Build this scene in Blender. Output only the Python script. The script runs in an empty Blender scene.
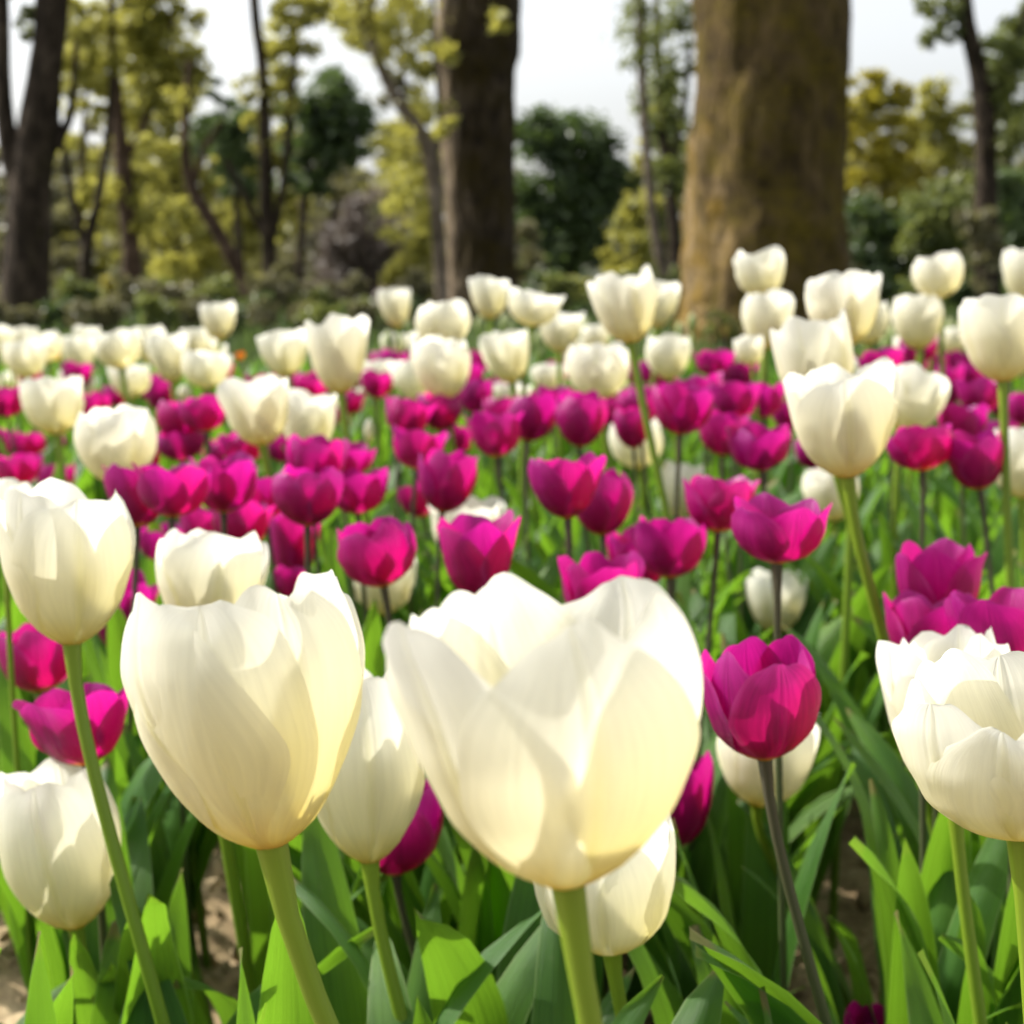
import bpy, math, random
import numpy as np
from mathutils import Vector, Matrix, noise as mnoise

rnd = random.Random(7)
scene = bpy.context.scene
COL = scene.collection

# ------------------------------------------------------------------ camera
FPX = 1624.0                      # focal length in pixels of the 1024 px frame
CAM_H = 0.55
PITCH = math.atan(252.0 / FPX)    # horizon at pixel row 260
cam_data = bpy.data.cameras.new("camera")
cam = bpy.data.objects.new("camera", cam_data)
COL.objects.link(cam)
cam.location = (0, 0, CAM_H)
cam.rotation_euler = (math.pi / 2 - PITCH, 0, 0)
cam_data.sensor_width = 36.0
cam_data.lens = 36.0 * FPX / 1024.0
cam_data.clip_start = 0.02
cam_data.clip_end = 2000
cam_data.dof.use_dof = True
cam_data.dof.focus_distance = 0.48
cam_data.dof.aperture_fstop = 17.5
scene.camera = cam

# ------------------------------------------------------------------ sky, sun, exposure
SUN_DIR = Vector((-0.70, 0.27, 0.66)).normalized()
world = bpy.data.worlds.new("World")
scene.world = world
world.use_nodes = True
wn = world.node_tree.nodes
wl = world.node_tree.links
bg = wn["Background"]
skyn = wn.new("ShaderNodeTexSky")
skyn.sky_type = 'NISHITA'
skyn.sun_disc = False
skyn.sun_elevation = math.asin(SUN_DIR.z)
skyn.sun_rotation = math.atan2(SUN_DIR.x, SUN_DIR.y)
skyn.air_density = 1.0
skyn.dust_density = 3.0
skyn.ozone_density = 1.0
pale = wn.new("ShaderNodeHueSaturation")      # thin high haze: a paler sky
pale.inputs["Saturation"].default_value = 0.22
wl.new(skyn.outputs[0], pale.inputs["Color"])
wl.new(pale.outputs[0], bg.inputs[0])
bg.inputs[1].default_value = 0.15
sun_d = bpy.data.lights.new("sun", 'SUN')
sun_d.energy = 4.0
sun_d.angle = math.radians(0.9)
sun_d.color = (1.0, 0.95, 0.86)
sun = bpy.data.objects.new("sun", sun_d)
COL.objects.link(sun)
sun.rotation_euler = SUN_DIR.to_track_quat('Z', 'Y').to_euler()
scene.view_settings.view_transform = 'Standard'
scene.view_settings.look = 'None'
scene.view_settings.exposure = 0.77
scene.view_settings.gamma = 1.0
scene.render.engine = 'CYCLES'
scene.cycles.use_denoising = True
scene.cycles.max_bounces = 8
scene.cycles.diffuse_bounces = 5
scene.cycles.transmission_bounces = 6
scene.cycles.transparent_max_bounces = 4
scene.cycles.caustics_reflective = False
scene.cycles.caustics_refractive = False

RX = Vector((1, 0, 0))
FW = Vector((0, math.cos(PITCH), -math.sin(PITCH)))
UP = Vector((0, math.sin(PITCH), math.cos(PITCH)))
CAMP = Vector((0, 0, CAM_H))

def ray(px, py):
    return FW + RX * ((px - 512) / FPX) + UP * ((512 - py) / FPX)

def pix(px, py, depth):
    return CAMP + ray(px, py) * depth

def at(px, py, Y):
    """point of the world plane y = Y seen at a pixel"""
    r = ray(px, py)
    return CAMP + r * (Y / r.y)

# ------------------------------------------------------------------ object helpers
def mesh_from(name, V, F, uv=None, smooth=True):
    me = bpy.data.meshes.new(name)
    V = np.asarray(V, dtype=np.float32)
    F = np.asarray(F, dtype=np.int32)
    n = F.shape[1]
    me.vertices.add(len(V))
    me.vertices.foreach_set("co", V.ravel())
    me.loops.add(F.size)
    me.loops.foreach_set("vertex_index", F.ravel())
    me.polygons.add(len(F))
    me.polygons.foreach_set("loop_start", np.arange(0, F.size, n, dtype=np.int32))
    me.polygons.foreach_set("loop_total", np.full(len(F), n, dtype=np.int32))
    me.polygons.foreach_set("use_smooth", np.full(len(F), smooth, dtype=bool))
    if uv is not None:
        l = me.uv_layers.new(name="UVMap")
        l.data.foreach_set("uv", np.asarray(uv, dtype=np.float32)[F.ravel()].ravel())
    me.update(calc_edges=True)
    me.validate()
    return me

def link(name, me, mat=None, parent=None):
    o = bpy.data.objects.new(name, me)
    COL.objects.link(o)
    if mat is not None and me is not None and not me.materials:
        me.materials.append(mat)
    if parent is not None:
        o.parent = parent
    return o

def empty(name, loc=(0, 0, 0)):
    o = bpy.data.objects.new(name, None)
    o.empty_display_size = 0.05
    COL.objects.link(o)
    o.location = loc
    return o

def tag(o, label=None, cat=None, group=None, kind=None):
    if label: o["label"] = label
    if cat: o["category"] = cat
    if group: o["group"] = group
    if kind: o["kind"] = kind
    return o

def grid_faces(ns, nv):
    i = np.arange(ns - 1)[:, None]
    j = np.arange(nv - 1)[None, :]
    a = (i * nv + j).ravel()
    return np.stack([a, a + 1, a + nv + 1, a + nv], 1)

def tube(points, radii, sides=8, ridge=None):
    """swept tube; points (n,3)"""
    P = np.asarray(points, dtype=float)
    n = len(P)
    T = np.gradient(P, axis=0)
    T /= np.linalg.norm(T, axis=1)[:, None]
    V = []
    ref = np.array([1.0, 0.0, 0.0])
    for k in range(n):
        u = ref - T[k] * ref.dot(T[k])
        u /= np.linalg.norm(u)
        w = np.cross(T[k], u)
        a = np.linspace(0, 2 * math.pi, sides, endpoint=False)
        rr = radii[k] * (np.ones(sides) if ridge is None else ridge(k / (n - 1), a))
        V.append(P[k] + (np.cos(a) * rr)[:, None] * u + (np.sin(a) * rr)[:, None] * w)
    V = np.concatenate(V)
    F = []
    for k in range(n - 1):
        for s in range(sides):
            t = (s + 1) % sides
            F.append((k * sides + s, k * sides + t, (k + 1) * sides + t, (k + 1) * sides + s))
    uv = np.stack([np.tile(np.linspace(0, 1, sides), n), np.repeat(np.linspace(0, 1, n), sides)], 1)
    return V, np.array(F), uv

def catmull(pts, n):
    """smooth resample of rows of pts (any width)"""
    P = np.asarray(pts, dtype=float)
    P = np.vstack([2 * P[0] - P[1], P, 2 * P[-1] - P[-2]])
    m = len(P) - 3
    out = []
    for t in np.linspace(0, m, n):
        i = min(int(t), m - 1)
        u = t - i
        a, b, c, d = P[i], P[i + 1], P[i + 2], P[i + 3]
        out.append(0.5 * ((2 * b) + (c - a) * u + (2 * a - 5 * b + 4 * c - d) * u * u + (3 * b - a - 3 * c + d) * u ** 3))
    return np.array(out)

# ------------------------------------------------------------------ materials
class NT:
    def __init__(self, name):
        self.m = bpy.data.materials.new(name)
        self.m.use_nodes = True
        self.n = self.m.node_tree.nodes
        self.l = self.m.node_tree.links
        self.p = self.n["Principled BSDF"]
        self.out = self.n["Material Output"]
    def new(self, t, **kw):
        x = self.n.new(t)
        for k, v in kw.items():
            setattr(x, k, v)
        return x
    def ramp(self, src, stops, interp='LINEAR'):
        r = self.new("ShaderNodeValToRGB")
        r.color_ramp.interpolation = interp
        e = r.color_ramp.elements
        while len(e) < len(stops):
            e.new(0.5)
        for q, (pos, c) in zip(e, stops):
            q.position = pos
            q.color = (*c, 1) if len(c) == 3 else c
        self.l.new(src, r.inputs[0])
        return r.outputs[0]
    def noise(self, vec, scale, detail=3, rough=0.55, sc=None):
        if sc is not None:
            mp = self.new("ShaderNodeMapping")
            mp.inputs["Scale"].default_value = sc
            self.l.new(vec, mp.inputs[0])
            vec = mp.outputs[0]
        t = self.new("ShaderNodeTexNoise")
        t.inputs["Scale"].default_value = scale
        t.inputs["Detail"].default_value = detail
        t.inputs["Roughness"].default_value = rough
        self.l.new(vec, t.inputs["Vector"])
        return t.outputs[0]
    def math(self, op, a, b=None, clamp=False):
        m = self.new("ShaderNodeMath", operation=op)
        m.use_clamp = clamp
        for k, v in ((0, a), (1, b)):
            if v is None: continue
            if isinstance(v, (int, float)): m.inputs[k].default_value = v
            else: self.l.new(v, m.inputs[k])
        return m.outputs[0]
    def mix(self, fac, a, b, blend='MIX'):
        m = self.new("ShaderNodeMix", data_type='RGBA', blend_type=blend)
        for sock, v in ((m.inputs[0], fac), (m.inputs[6], a), (m.inputs[7], b)):
            if isinstance(v, (int, float)): sock.default_value = v
            elif isinstance(v, tuple): sock.default_value = (*v, 1)
            else: self.l.new(v, sock)
        return m.outputs[2]
    def bump(self, h, strength, dist):
        b = self.new("ShaderNodeBump")
        b.inputs["Strength"].default_value = strength
        b.inputs["Distance"].default_value = dist
        self.l.new(h, b.inputs["Height"])
        return b.outputs[0]
    def translucent(self, color, fac, normal=None):
        t = self.new("ShaderNodeBsdfTranslucent")
        if isinstance(color, tuple): t.inputs[0].default_value = (*color, 1)
        else: self.l.new(color, t.inputs[0])
        if normal is not None: self.l.new(normal, t.inputs["Normal"])
        mx = self.new("ShaderNodeMixShader")
        if isinstance(fac, (int, float)): mx.inputs[0].default_value = fac
        else: self.l.new(fac, mx.inputs[0])
        self.l.new(self.p.outputs[0], mx.inputs[1])
        self.l.new(t.outputs[0], mx.inputs[2])
        self.l.new(mx.outputs[0], self.out.inputs[0])

def petal_material(name, refl, trans, fac, rough, vein_amt, spec=0.3, hue_var=0.0, rib_tint=None):
    t = NT(name)
    uvn = t.new("ShaderNodeUVMap").outputs[0]
    sep = t.new("ShaderNodeSeparateXYZ")
    t.l.new(uvn, sep.inputs[0])
    s = sep.outputs[1]
    info = t.new("ShaderNodeObjectInfo").outputs["Random"]
    # fine veins running along the petal, and a double midrib groove
    add = t.new("ShaderNodeVectorMath", operation='ADD')
    t.l.new(uvn, add.inputs[0])
    comb = t.new("ShaderNodeCombineXYZ")
    t.l.new(info, comb.inputs[2]); t.l.new(info, comb.inputs[0])
    t.l.new(comb.outputs[0], add.inputs[1])
    veins = t.noise(add.outputs[0], 1.0, 4, 0.6, sc=(34, 2.2, 7))
    broad = t.noise(add.outputs[0], 1.0, 2, 0.5, sc=(5, 2.0, 3))
    du = t.math('ABSOLUTE', t.math('SUBTRACT', sep.outputs[0], 0.5))
    rib = t.ramp(du, [(0.0, (0.75,) * 3), (0.012, (0.55,) * 3), (0.028, (0.0,) * 3), (0.05, (0.45,) * 3), (0.09, (0.5,) * 3)], 'EASE')
    h = t.math('ADD', t.math('MULTIPLY', veins, 0.35), t.math('MULTIPLY', rib, 0.9))
    nrm = t.bump(h, 0.45, 0.0010)
    rc = t.ramp(s, refl)
    tc = t.ramp(s, trans)
    if hue_var:      # paler, thinner margin
        mg = t.ramp(t.math('ADD', du, t.math('MULTIPLY', t.math('SUBTRACT', broad, 0.5), 0.08)), [(0.40, (0,) * 3), (0.50, (0.45,) * 3)])
        rc = t.mix(mg, rc, (0.62, 0.10, 0.46))
    k = t.ramp(veins, [(0.32, (1 - vein_amt,) * 3), (0.62, (1,) * 3)])
    k2 = t.ramp(broad, [(0.3, (1 - vein_amt * 0.7,) * 3), (0.65, (1,) * 3)])
    rc = t.mix(1.0, t.mix(1.0, rc, k, 'MULTIPLY'), k2, 'MULTIPLY')
    tc = t.mix(1.0, tc, k, 'MULTIPLY')
    if rib_tint:
        wob = t.math('ADD', du, t.math('MULTIPLY', t.math('SUBTRACT', broad, 0.5), 0.05))
        fr = t.math('MULTIPLY', t.ramp(wob, [(0.0, (0.55,) * 3), (0.045, (0.0,) * 3)]), t.ramp(s, [(0.0, (1,) * 3), (0.85, (0.25,) * 3)]))
        rc = t.mix(fr, rc, rib_tint); tc = t.mix(fr, tc, rib_tint)
    hsv = t.new("ShaderNodeHueSaturation")
    t.l.new(rc, hsv.inputs["Color"])
    if hue_var:
        hue = t.math('ADD', t.math('MULTIPLY', info, hue_var), 0.5 - hue_var * 0.28)
        t.l.new(hue, hsv.inputs["Hue"])
        h2 = t.new("ShaderNodeHueSaturation"); t.l.new(tc, h2.inputs["Color"]); t.l.new(hue, h2.inputs["Hue"])
        t.l.new(t.math('ADD', t.math('MULTIPLY', info, 0.25), 0.80), h2.inputs["Value"])
        tc = h2.outputs[0]
    t.l.new(t.math('ADD', t.math('MULTIPLY', info, 0.26 if hue_var else 0.12), 0.84 if hue_var else 0.92), hsv.inputs["Value"])
    t.l.new(hsv.outputs[0], t.p.inputs["Base Color"])
    t.p.inputs["Roughness"].default_value = rough
    t.p.inputs["Specular IOR Level"].default_value = spec
    t.l.new(nrm, t.p.inputs["Normal"])
    t.translucent(tc, fac, nrm)
    return t.m

WHITE = petal_material("white_petal",
    [(0.0, (0.78, 0.60, 0.12)), (0.08, (0.86, 0.78, 0.42)), (0.25, (0.86, 0.83, 0.66)), (0.6, (0.87, 0.865, 0.77)), (1.0, (0.88, 0.88, 0.84))],
    [(0.0, (0.85, 0.60, 0.06)), (0.07, (0.92, 0.78, 0.30)), (0.25, (0.94, 0.88, 0.58)), (0.6, (0.95, 0.91, 0.72)), (1.0, (0.95, 0.945, 0.87))],
    0.58, 0.42, 0.075, 0.3, 0.0, (0.80, 0.76, 0.36))
MAGENTA = petal_material("magenta_petal",
    [(0.0, (0.75, 0.48, 0.03)), (0.05, (0.62, 0.24, 0.04)), (0.11, (0.30, 0.006, 0.11)), (0.5, (0.35, 0.007, 0.18)), (0.9, (0.44, 0.018, 0.27)), (1.0, (0.52, 0.06, 0.38))],
    [(0.0, (0.90, 0.55, 0.03)), (0.055, (0.88, 0.28, 0.05)), (0.12, (0.78, 0.005, 0.20)), (0.6, (0.86, 0.008, 0.30)), (1.0, (0.88, 0.018, 0.41))],
    0.46, 0.36, 0.26, 0.40, 0.022)
ORANGE = petal_material("orange_petal",
    [(0.0, (0.7, 0.5, 0.03)), (1.0, (0.7, 0.10, 0.02))], [(0.0, (0.9, 0.6, 0.03)), (1.0, (0.9, 0.16, 0.02))], 0.45, 0.4, 0.1)
BUDMAT = petal_material("green_bud_petal",
    [(0.0, (0.22, 0.32, 0.08)), (0.6, (0.42, 0.50, 0.20)), (1.0, (0.62, 0.64, 0.36))],
    [(0.0, (0.30, 0.45, 0.08)), (1.0, (0.65, 0.70, 0.3))], 0.35, 0.4, 0.08)

def stem_material(name, a, b, tr):
    t = NT(name)
    uvn = t.new("ShaderNodeUVMap").outputs[0]
    n = t.noise(uvn, 1.0, 3, 0.6, sc=(14, 3, 1))
    sep = t.new("ShaderNodeSeparateXYZ"); t.l.new(uvn, sep.inputs[0])
    c = t.ramp(sep.outputs[1], [(0.0, a), (1.0, b)])
    c = t.mix(1.0, c, t.ramp(n, [(0.3, (0.82,) * 3), (0.65, (1.0,) * 3)]), 'MULTIPLY')
    t.l.new(c, t.p.inputs["Base Color"])
    t.p.inputs["Roughness"].default_value = 0.42
    t.l.new(t.bump(n, 0.3, 0.0005), t.p.inputs["Normal"])
    t.translucent(tr, 0.18)
    return t.m

STEM_W = stem_material("pale_green_stem", (0.13, 0.24, 0.022), (0.22, 0.32, 0.022), (0.42, 0.58, 0.03))
STEM_M = stem_material("dark_stem", (0.11, 0.17, 0.05), (0.075, 0.06, 0.04), (0.14, 0.14, 0.04))
PISTIL = stem_material("pistil", (0.4, 0.45, 0.15), (0.55, 0.55, 0.25), (0.5, 0.5, 0.15))

def leaf_material():
    t = NT("tulip_leaf")
    uvn = t.new("ShaderNodeUVMap").outputs[0]
    info = t.new("ShaderNodeObjectInfo").outputs["Random"]
    geo = t.new("ShaderNodeNewGeometry").outputs["Position"]
    v = t.noise(uvn, 1.0, 3, 0.6, sc=(44, 1.0, 1))
    n2 = t.noise(geo, 9.0, 3, 0.6)
    n3 = t.noise(geo, 55.0, 3, 0.65)
    c = t.ramp(n2, [(0.30, (0.032, 0.105, 0.015)), (0.5, (0.060, 0.160, 0.020)), (0.72, (0.115, 0.230, 0.026))])
    c = t.mix(1.0, c, t.ramp(v, [(0.3, (0.62,) * 3), (0.65, (1.10,) * 3)]), 'MULTIPLY')
    # pale waxy rim of the blade
    sep = t.new("ShaderNodeSeparateXYZ"); t.l.new(uvn, sep.inputs[0])
    du = t.math('ABSOLUTE', t.math('SUBTRACT', sep.outputs[0], 0.5))
    c = t.mix(t.ramp(du, [(0.455, (0,) * 3), (0.495, (0.55,) * 3)]), c, (0.30, 0.42, 0.16))
    c = t.mix(t.ramp(n3, [(0.66, (0,) * 3), (0.74, (0.35,) * 3)]), c, (0.16, 0.19, 0.08))
    tip = t.math('ADD', sep.outputs[1], t.math('MULTIPLY', info, 0.035))
    c = t.mix(t.ramp(tip, [(0.985, (0,) * 3), (1.0, (0.8,) * 3)]), c, (0.22, 0.15, 0.06))
    hsv = t.new("ShaderNodeHueSaturation")
    t.l.new(c, hsv.inputs["Color"])
    t.l.new(t.math('ADD', t.math('MULTIPLY', info, 0.5), 0.78), hsv.inputs["Value"])
    t.l.new(t.math('ADD', t.math('MULTIPLY', info, -0.03), 0.512), hsv.inputs["Hue"])
    t.l.new(hsv.outputs[0], t.p.inputs["Base Color"])
    t.p.inputs["Roughness"].default_value = 0.44
    t.p.inputs["Specular IOR Level"].default_value = 0.36
    t.p.inputs["Sheen Weight"].default_value = 0.05
    t.p.inputs["Sheen Tint"].default_value = (0.7, 0.85, 0.9, 1)
    nb = t.bump(v, 0.55, 0.0010)
    t.l.new(nb, t.p.inputs["Normal"])
    tc = t.mix(1.0, (0.26, 0.53, 0.026), t.ramp(v, [(0.3, (0.75,) * 3), (0.65, (1.0,) * 3)]), 'MULTIPLY')
    t.translucent(tc, 0.40, nb)
    return t.m
LEAF = leaf_material()

def soil_material():
    t = NT("sandy_soil")
    g = t.new("ShaderNodeNewGeometry").outputs["Position"]
    a = t.noise(g, 14, 5, 0.65)
    b = t.noise(g, 120, 4, 0.7)
    c = t.ramp(a, [(0.32, (0.18, 0.125, 0.070)), (0.5, (0.38, 0.285, 0.165)), (0.7, (0.52, 0.41, 0.26))])
    c = t.mix(1.0, c, t.ramp(b, [(0.3, (0.6,) * 3), (0.65, (1.1,) * 3)]), 'MULTIPLY')
    t.l.new(c, t.p.inputs["Base Color"])
    t.p.inputs["Roughness"].default_value = 0.95
    t.p.inputs["Specular IOR Level"].default_value = 0.15
    t.l.new(t.bump(b, 0.8, 0.004), t.p.inputs["Normal"])
    return t.m
SOIL = soil_material()

def ground_material():
    t = NT("park_ground")
    g = t.new("ShaderNodeNewGeometry").outputs["Position"]
    a = t.noise(g, 0.5, 5, 0.6)
    b = t.noise(g, 18, 4, 0.7)
    c = t.ramp(a, [(0.35, (0.025, 0.045, 0.012)), (0.5, (0.045, 0.055, 0.018)), (0.66, (0.085, 0.075, 0.032))])
    c = t.mix(1.0, c, t.ramp(b, [(0.3, (0.5,) * 3), (0.65, (1.1,) * 3)]), 'MULTIPLY')
    t.l.new(c, t.p.inputs["Base Color"])
    t.p.inputs["Roughness"].default_value = 0.95
    t.l.new(t.bump(b, 0.8, 0.05), t.p.inputs["Normal"])
    return t.m
GROUND = ground_material()

def bark_material(name, dark, mid, light, moss=None, moss_lo=0.45, moss_hi=0.62, bare=None):
    t = NT(name)
    g = t.new("ShaderNodeNewGeometry").outputs["Position"]
    a = t.noise(g, 1.0, 5, 0.65, sc=(13, 13, 5.0))
    b = t.noise(g, 3.4, 5, 0.7)
    d = t.noise(g, 19.0, 4, 0.65)
    c = t.ramp(a, [(0.33, dark), (0.5, mid), (0.70, light)])
    if moss:
        m = t.math('ADD', t.math('MULTIPLY', b, 0.7), t.math('MULTIPLY', d, 0.3))
        f = t.ramp(m, [(moss_lo, (0,) * 3), (moss_hi, (0.9,) * 3)])
        c = t.mix(f, c, t.ramp(d, [(0.35, tuple(0.55 * x for x in moss)), (0.65, moss)]))
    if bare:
        # sunlight painted into the bark colour: paler, warmer left flank with a ragged edge
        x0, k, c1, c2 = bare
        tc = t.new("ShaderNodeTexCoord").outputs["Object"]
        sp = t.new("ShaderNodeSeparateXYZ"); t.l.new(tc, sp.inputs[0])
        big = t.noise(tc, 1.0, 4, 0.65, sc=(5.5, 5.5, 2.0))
        low = t.math('MULTIPLY', t.math('SUBTRACT', 0.8, sp.outputs[2]), 0.45)     # painted sunlit tone wider lower down, receding higher up
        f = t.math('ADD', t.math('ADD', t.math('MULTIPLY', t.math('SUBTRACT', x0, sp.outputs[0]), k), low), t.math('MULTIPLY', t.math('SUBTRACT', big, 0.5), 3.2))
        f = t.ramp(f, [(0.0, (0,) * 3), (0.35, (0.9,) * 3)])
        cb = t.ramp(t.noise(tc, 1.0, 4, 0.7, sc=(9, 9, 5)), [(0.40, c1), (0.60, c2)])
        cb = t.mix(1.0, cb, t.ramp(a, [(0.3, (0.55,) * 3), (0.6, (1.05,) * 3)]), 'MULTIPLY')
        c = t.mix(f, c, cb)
    t.l.new(c, t.p.inputs["Base Color"])
    t.p.inputs["Roughness"].default_value = 0.95
    t.p.inputs["Specular IOR Level"].default_value = 0.15
    t.l.new(t.bump(a, 1.0, 0.09), t.p.inputs["Normal"])
    return t.m
BARK_MOSS = bark_material("mossy_bark", (0.030, 0.020, 0.009), (0.085, 0.058, 0.024), (0.17, 0.115, 0.05), (0.135, 0.100, 0.012), 0.44, 0.60, bare=(-0.36, 4.0, (0.20, 0.125, 0.020), (0.28, 0.20, 0.105)))  # bare: golden tones that paint the sunlit left flank
BARK_DARK = bark_material("dark_bark", (0.016, 0.012, 0.009), (0.045, 0.033, 0.023), (0.12, 0.090, 0.065), (0.04, 0.036, 0.010), 0.55, 0.7)
BARK_STOUT = bark_material("stout_dark_bark", (0.016, 0.012, 0.009), (0.045, 0.033, 0.021), (0.12, 0.090, 0.06), (0.050, 0.036, 0.007), 0.44, 0.60, bare=(-0.24, 9.0, (0.17, 0.125, 0.08), (0.28, 0.22, 0.155)))  # bare: pale strip painting sunlight along the left edge
BARK_RED = bark_material("reddish_bark", (0.040, 0.026, 0.018), (0.095, 0.062, 0.042), (0.19, 0.13, 0.09))
BARK_GREY = bark_material("grey_bark", (0.07, 0.055, 0.04), (0.17, 0.135, 0.10), (0.34, 0.28, 0.22), (0.14, 0.13, 0.03), 0.55, 0.7)

def foliage_material(name, lo, mid, hi, tr, fac=0.35):
    t = NT(name)
    g = t.new("ShaderNodeNewGeometry")
    a = t.noise(g.outputs["Position"], 1.1, 3, 0.6)
    b = t.noise(g.outputs["Position"], 9.0, 2, 0.6)
    m = t.math('ADD', t.math('MULTIPLY', a, 0.6), t.math('MULTIPLY', b, 0.4))
    c = t.ramp(m, [(0.38, lo), (0.5, mid), (0.62, hi)])
    t.l.new(c, t.p.inputs["Base Color"])
    t.p.inputs["Roughness"].default_value = 0.45
    t.translucent(tr, fac)
    return t.m
FOL_YELLOW = foliage_material("yellow_green_leaves", (0.13, 0.15, 0.03), (0.28, 0.28, 0.06), (0.42, 0.39, 0.10), (0.62, 0.58, 0.11), 0.42)
FOL_GOLD = foliage_material("golden_leaves", (0.13, 0.14, 0.02), (0.30, 0.27, 0.035), (0.44, 0.38, 0.05), (0.62, 0.54, 0.05))
FOL_DARK = foliage_material("dark_evergreen_leaves", (0.030, 0.052, 0.022), (0.060, 0.095, 0.034), (0.12, 0.165, 0.055), (0.16, 0.24, 0.05), 0.3)
FOL_MID = foliage_material("mid_green_leaves", (0.06, 0.09, 0.028), (0.13, 0.16, 0.045), (0.23, 0.25, 0.075), (0.32, 0.36, 0.07))
FOL_OLIVE = foliage_material("olive_leaves", (0.085, 0.085, 0.040), (0.17, 0.155, 0.075), (0.28, 0.25, 0.13), (0.26, 0.25, 0.09), 0.3)
FOL_TWIG = foliage_material("bare_twigs", (0.10, 0.075, 0.060), (0.19, 0.15, 0.125), (0.30, 0.245, 0.205), (0.2, 0.16, 0.12), 0.15)

# ------------------------------------------------------------------ ground
def build_ground():
    nx = 90
    xs = np.linspace(-1, 1, nx); xs = np.sign(xs) * np.abs(xs) ** 2.2 * 300
    ys = np.concatenate([np.linspace(-60, 4, 12), np.linspace(5, 45, 40), np.linspace(50, 700, 20)])
    V = np.array([(x, y, -0.045 + (0.05 * mnoise.noise(Vector((x * 0.35, y * 0.35, 0))) - 0.03 if y > 7 else 0.0)) for y in ys for x in xs])
    o = link("ground", mesh_from("ground", V, grid_faces(len(ys), nx)), GROUND)
    tag(o, kind="structure")
    xs = np.arange(-2.6, 2.6, 0.016); ys = np.concatenate([np.arange(-0.6, 2.2, 0.010), np.arange(2.2, 4.9, 0.03)])
    V = []
    for y in ys:
        for x in xs:
            h = 0.030 * mnoise.noise(Vector((x * 5, y * 5, 0.3)))
            if y < 2.4:
                h += 0.016 * mnoise.noise(Vector((x * 26, y * 26, 1.7))) + 0.009 * mnoise.noise(Vector((x * 70, y * 70, 4.1)))
            V.append((x, y, h))
    o = link("flower_bed_soil", mesh_from("flower_bed_soil", V, grid_faces(len(ys), len(xs))), SOIL)
    tag(o, kind="structure")
    # loose clods of earth and small stones
    a = (1 + 5 ** 0.5) / 2
    ico = np.array([(-1, a, 0), (1, a, 0), (-1, -a, 0), (1, -a, 0), (0, -1, a), (0, 1, a), (0, -1, -a), (0, 1, -a), (a, 0, -1), (a, 0, 1), (-a, 0, -1), (-a, 0, 1)]) / 1.9
    icf = np.array([(0, 11, 5), (0, 5, 1), (0, 1, 7), (0, 7, 10), (0, 10, 11), (1, 5, 9), (5, 11, 4), (11, 10, 2), (10, 7, 6), (7, 1, 8), (3, 9, 4), (3, 4, 2), (3, 2, 6), (3, 6, 8), (3, 8, 9), (4, 9, 5), (2, 4, 11), (6, 2, 10), (8, 6, 7), (9, 8, 1)])
    g = np.random.default_rng(3)
    Vs, Fs = [], []
    for i in range(2600):
        y = 0.7 + 1.7 * g.random()
        x = (g.random() * 2 - 1) * (0.15 + 0.36 * y)
        s = 0.003 + 0.013 * g.random() ** 2.2
        z = 0.030 * mnoise.noise(Vector((x * 5, y * 5, 0.3)))
        P = ico * (s * (0.7 + 0.6 * g.random((12, 1)))) * (0.7 + 0.6 * g.random(3)) + (x, y, z + s * 0.35)
        Fs.append(icf + 12 * i); Vs.append(P)
    o = link("soil_clods", mesh_from("soil_clods", np.concatenate(Vs), np.concatenate(Fs), smooth=False), SOIL)
    tag(o, "crumbly sandy clods lying on the flower bed soil", "soil clods", kind="stuff")
build_ground()

# ------------------------------------------------------------------ trees and shrubs
def leaf_cloud(blobs, Y, leaf_px, dens, seed, aspect=0.55, thick=0.9, clump=0.22):
    """blobs: (px, py, radius px[, dY]); returns vertices and quads of leaf-sized faces gathered in clumps"""
    g = np.random.default_rng(seed)
    Vs = []
    for b in blobs:
        px, py, r = b[:3]
        YY = Y + (b[3] if len(b) > 3 else 0)
        c = np.array(at(px, py, YY)); sc = YY / FPX
        R = r * sc
        n = max(20, int(5.2 * dens * (r * r * 3.14) / (leaf_px * leaf_px * aspect)))
        k = max(6, int(r * r / 60))
        d = g.normal(size=(k, 3)); d /= np.linalg.norm(d, axis=1)[:, None]
        cc = d * (R * (0.35 + 0.65 * g.random((k, 1)) ** 0.5)) * (1, thick, 0.95)
        cl = g.integers(0, k, n)
        p = cc[cl] + g.normal(size=(n, 3)) * R * clump * (0.6 + 0.8 * g.random((k, 1)))[cl] * (1, 1, 0.7)
        p += c
        L = leaf_px * sc * (0.85 + 0.9 * g.random((n, 1)))
        u = g.normal(size=(n, 3)); u[:, 2] = u[:, 2] * 0.7 - 0.25
        u /= np.linalg.norm(u, axis=1)[:, None]
        w = np.cross(u, g.normal(size=(n, 3))); w /= np.linalg.norm(w, axis=1)[:, None]
        u = u * L * 0.5; w = w * L * 0.5 * aspect
        Vs.append(np.stack([p - u, p + w, p + u, p - w], 1).reshape(-1, 3))
    V = np.concatenate(Vs)
    F = np.arange(len(V)).reshape(-1, 4)
    return V, F

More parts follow.
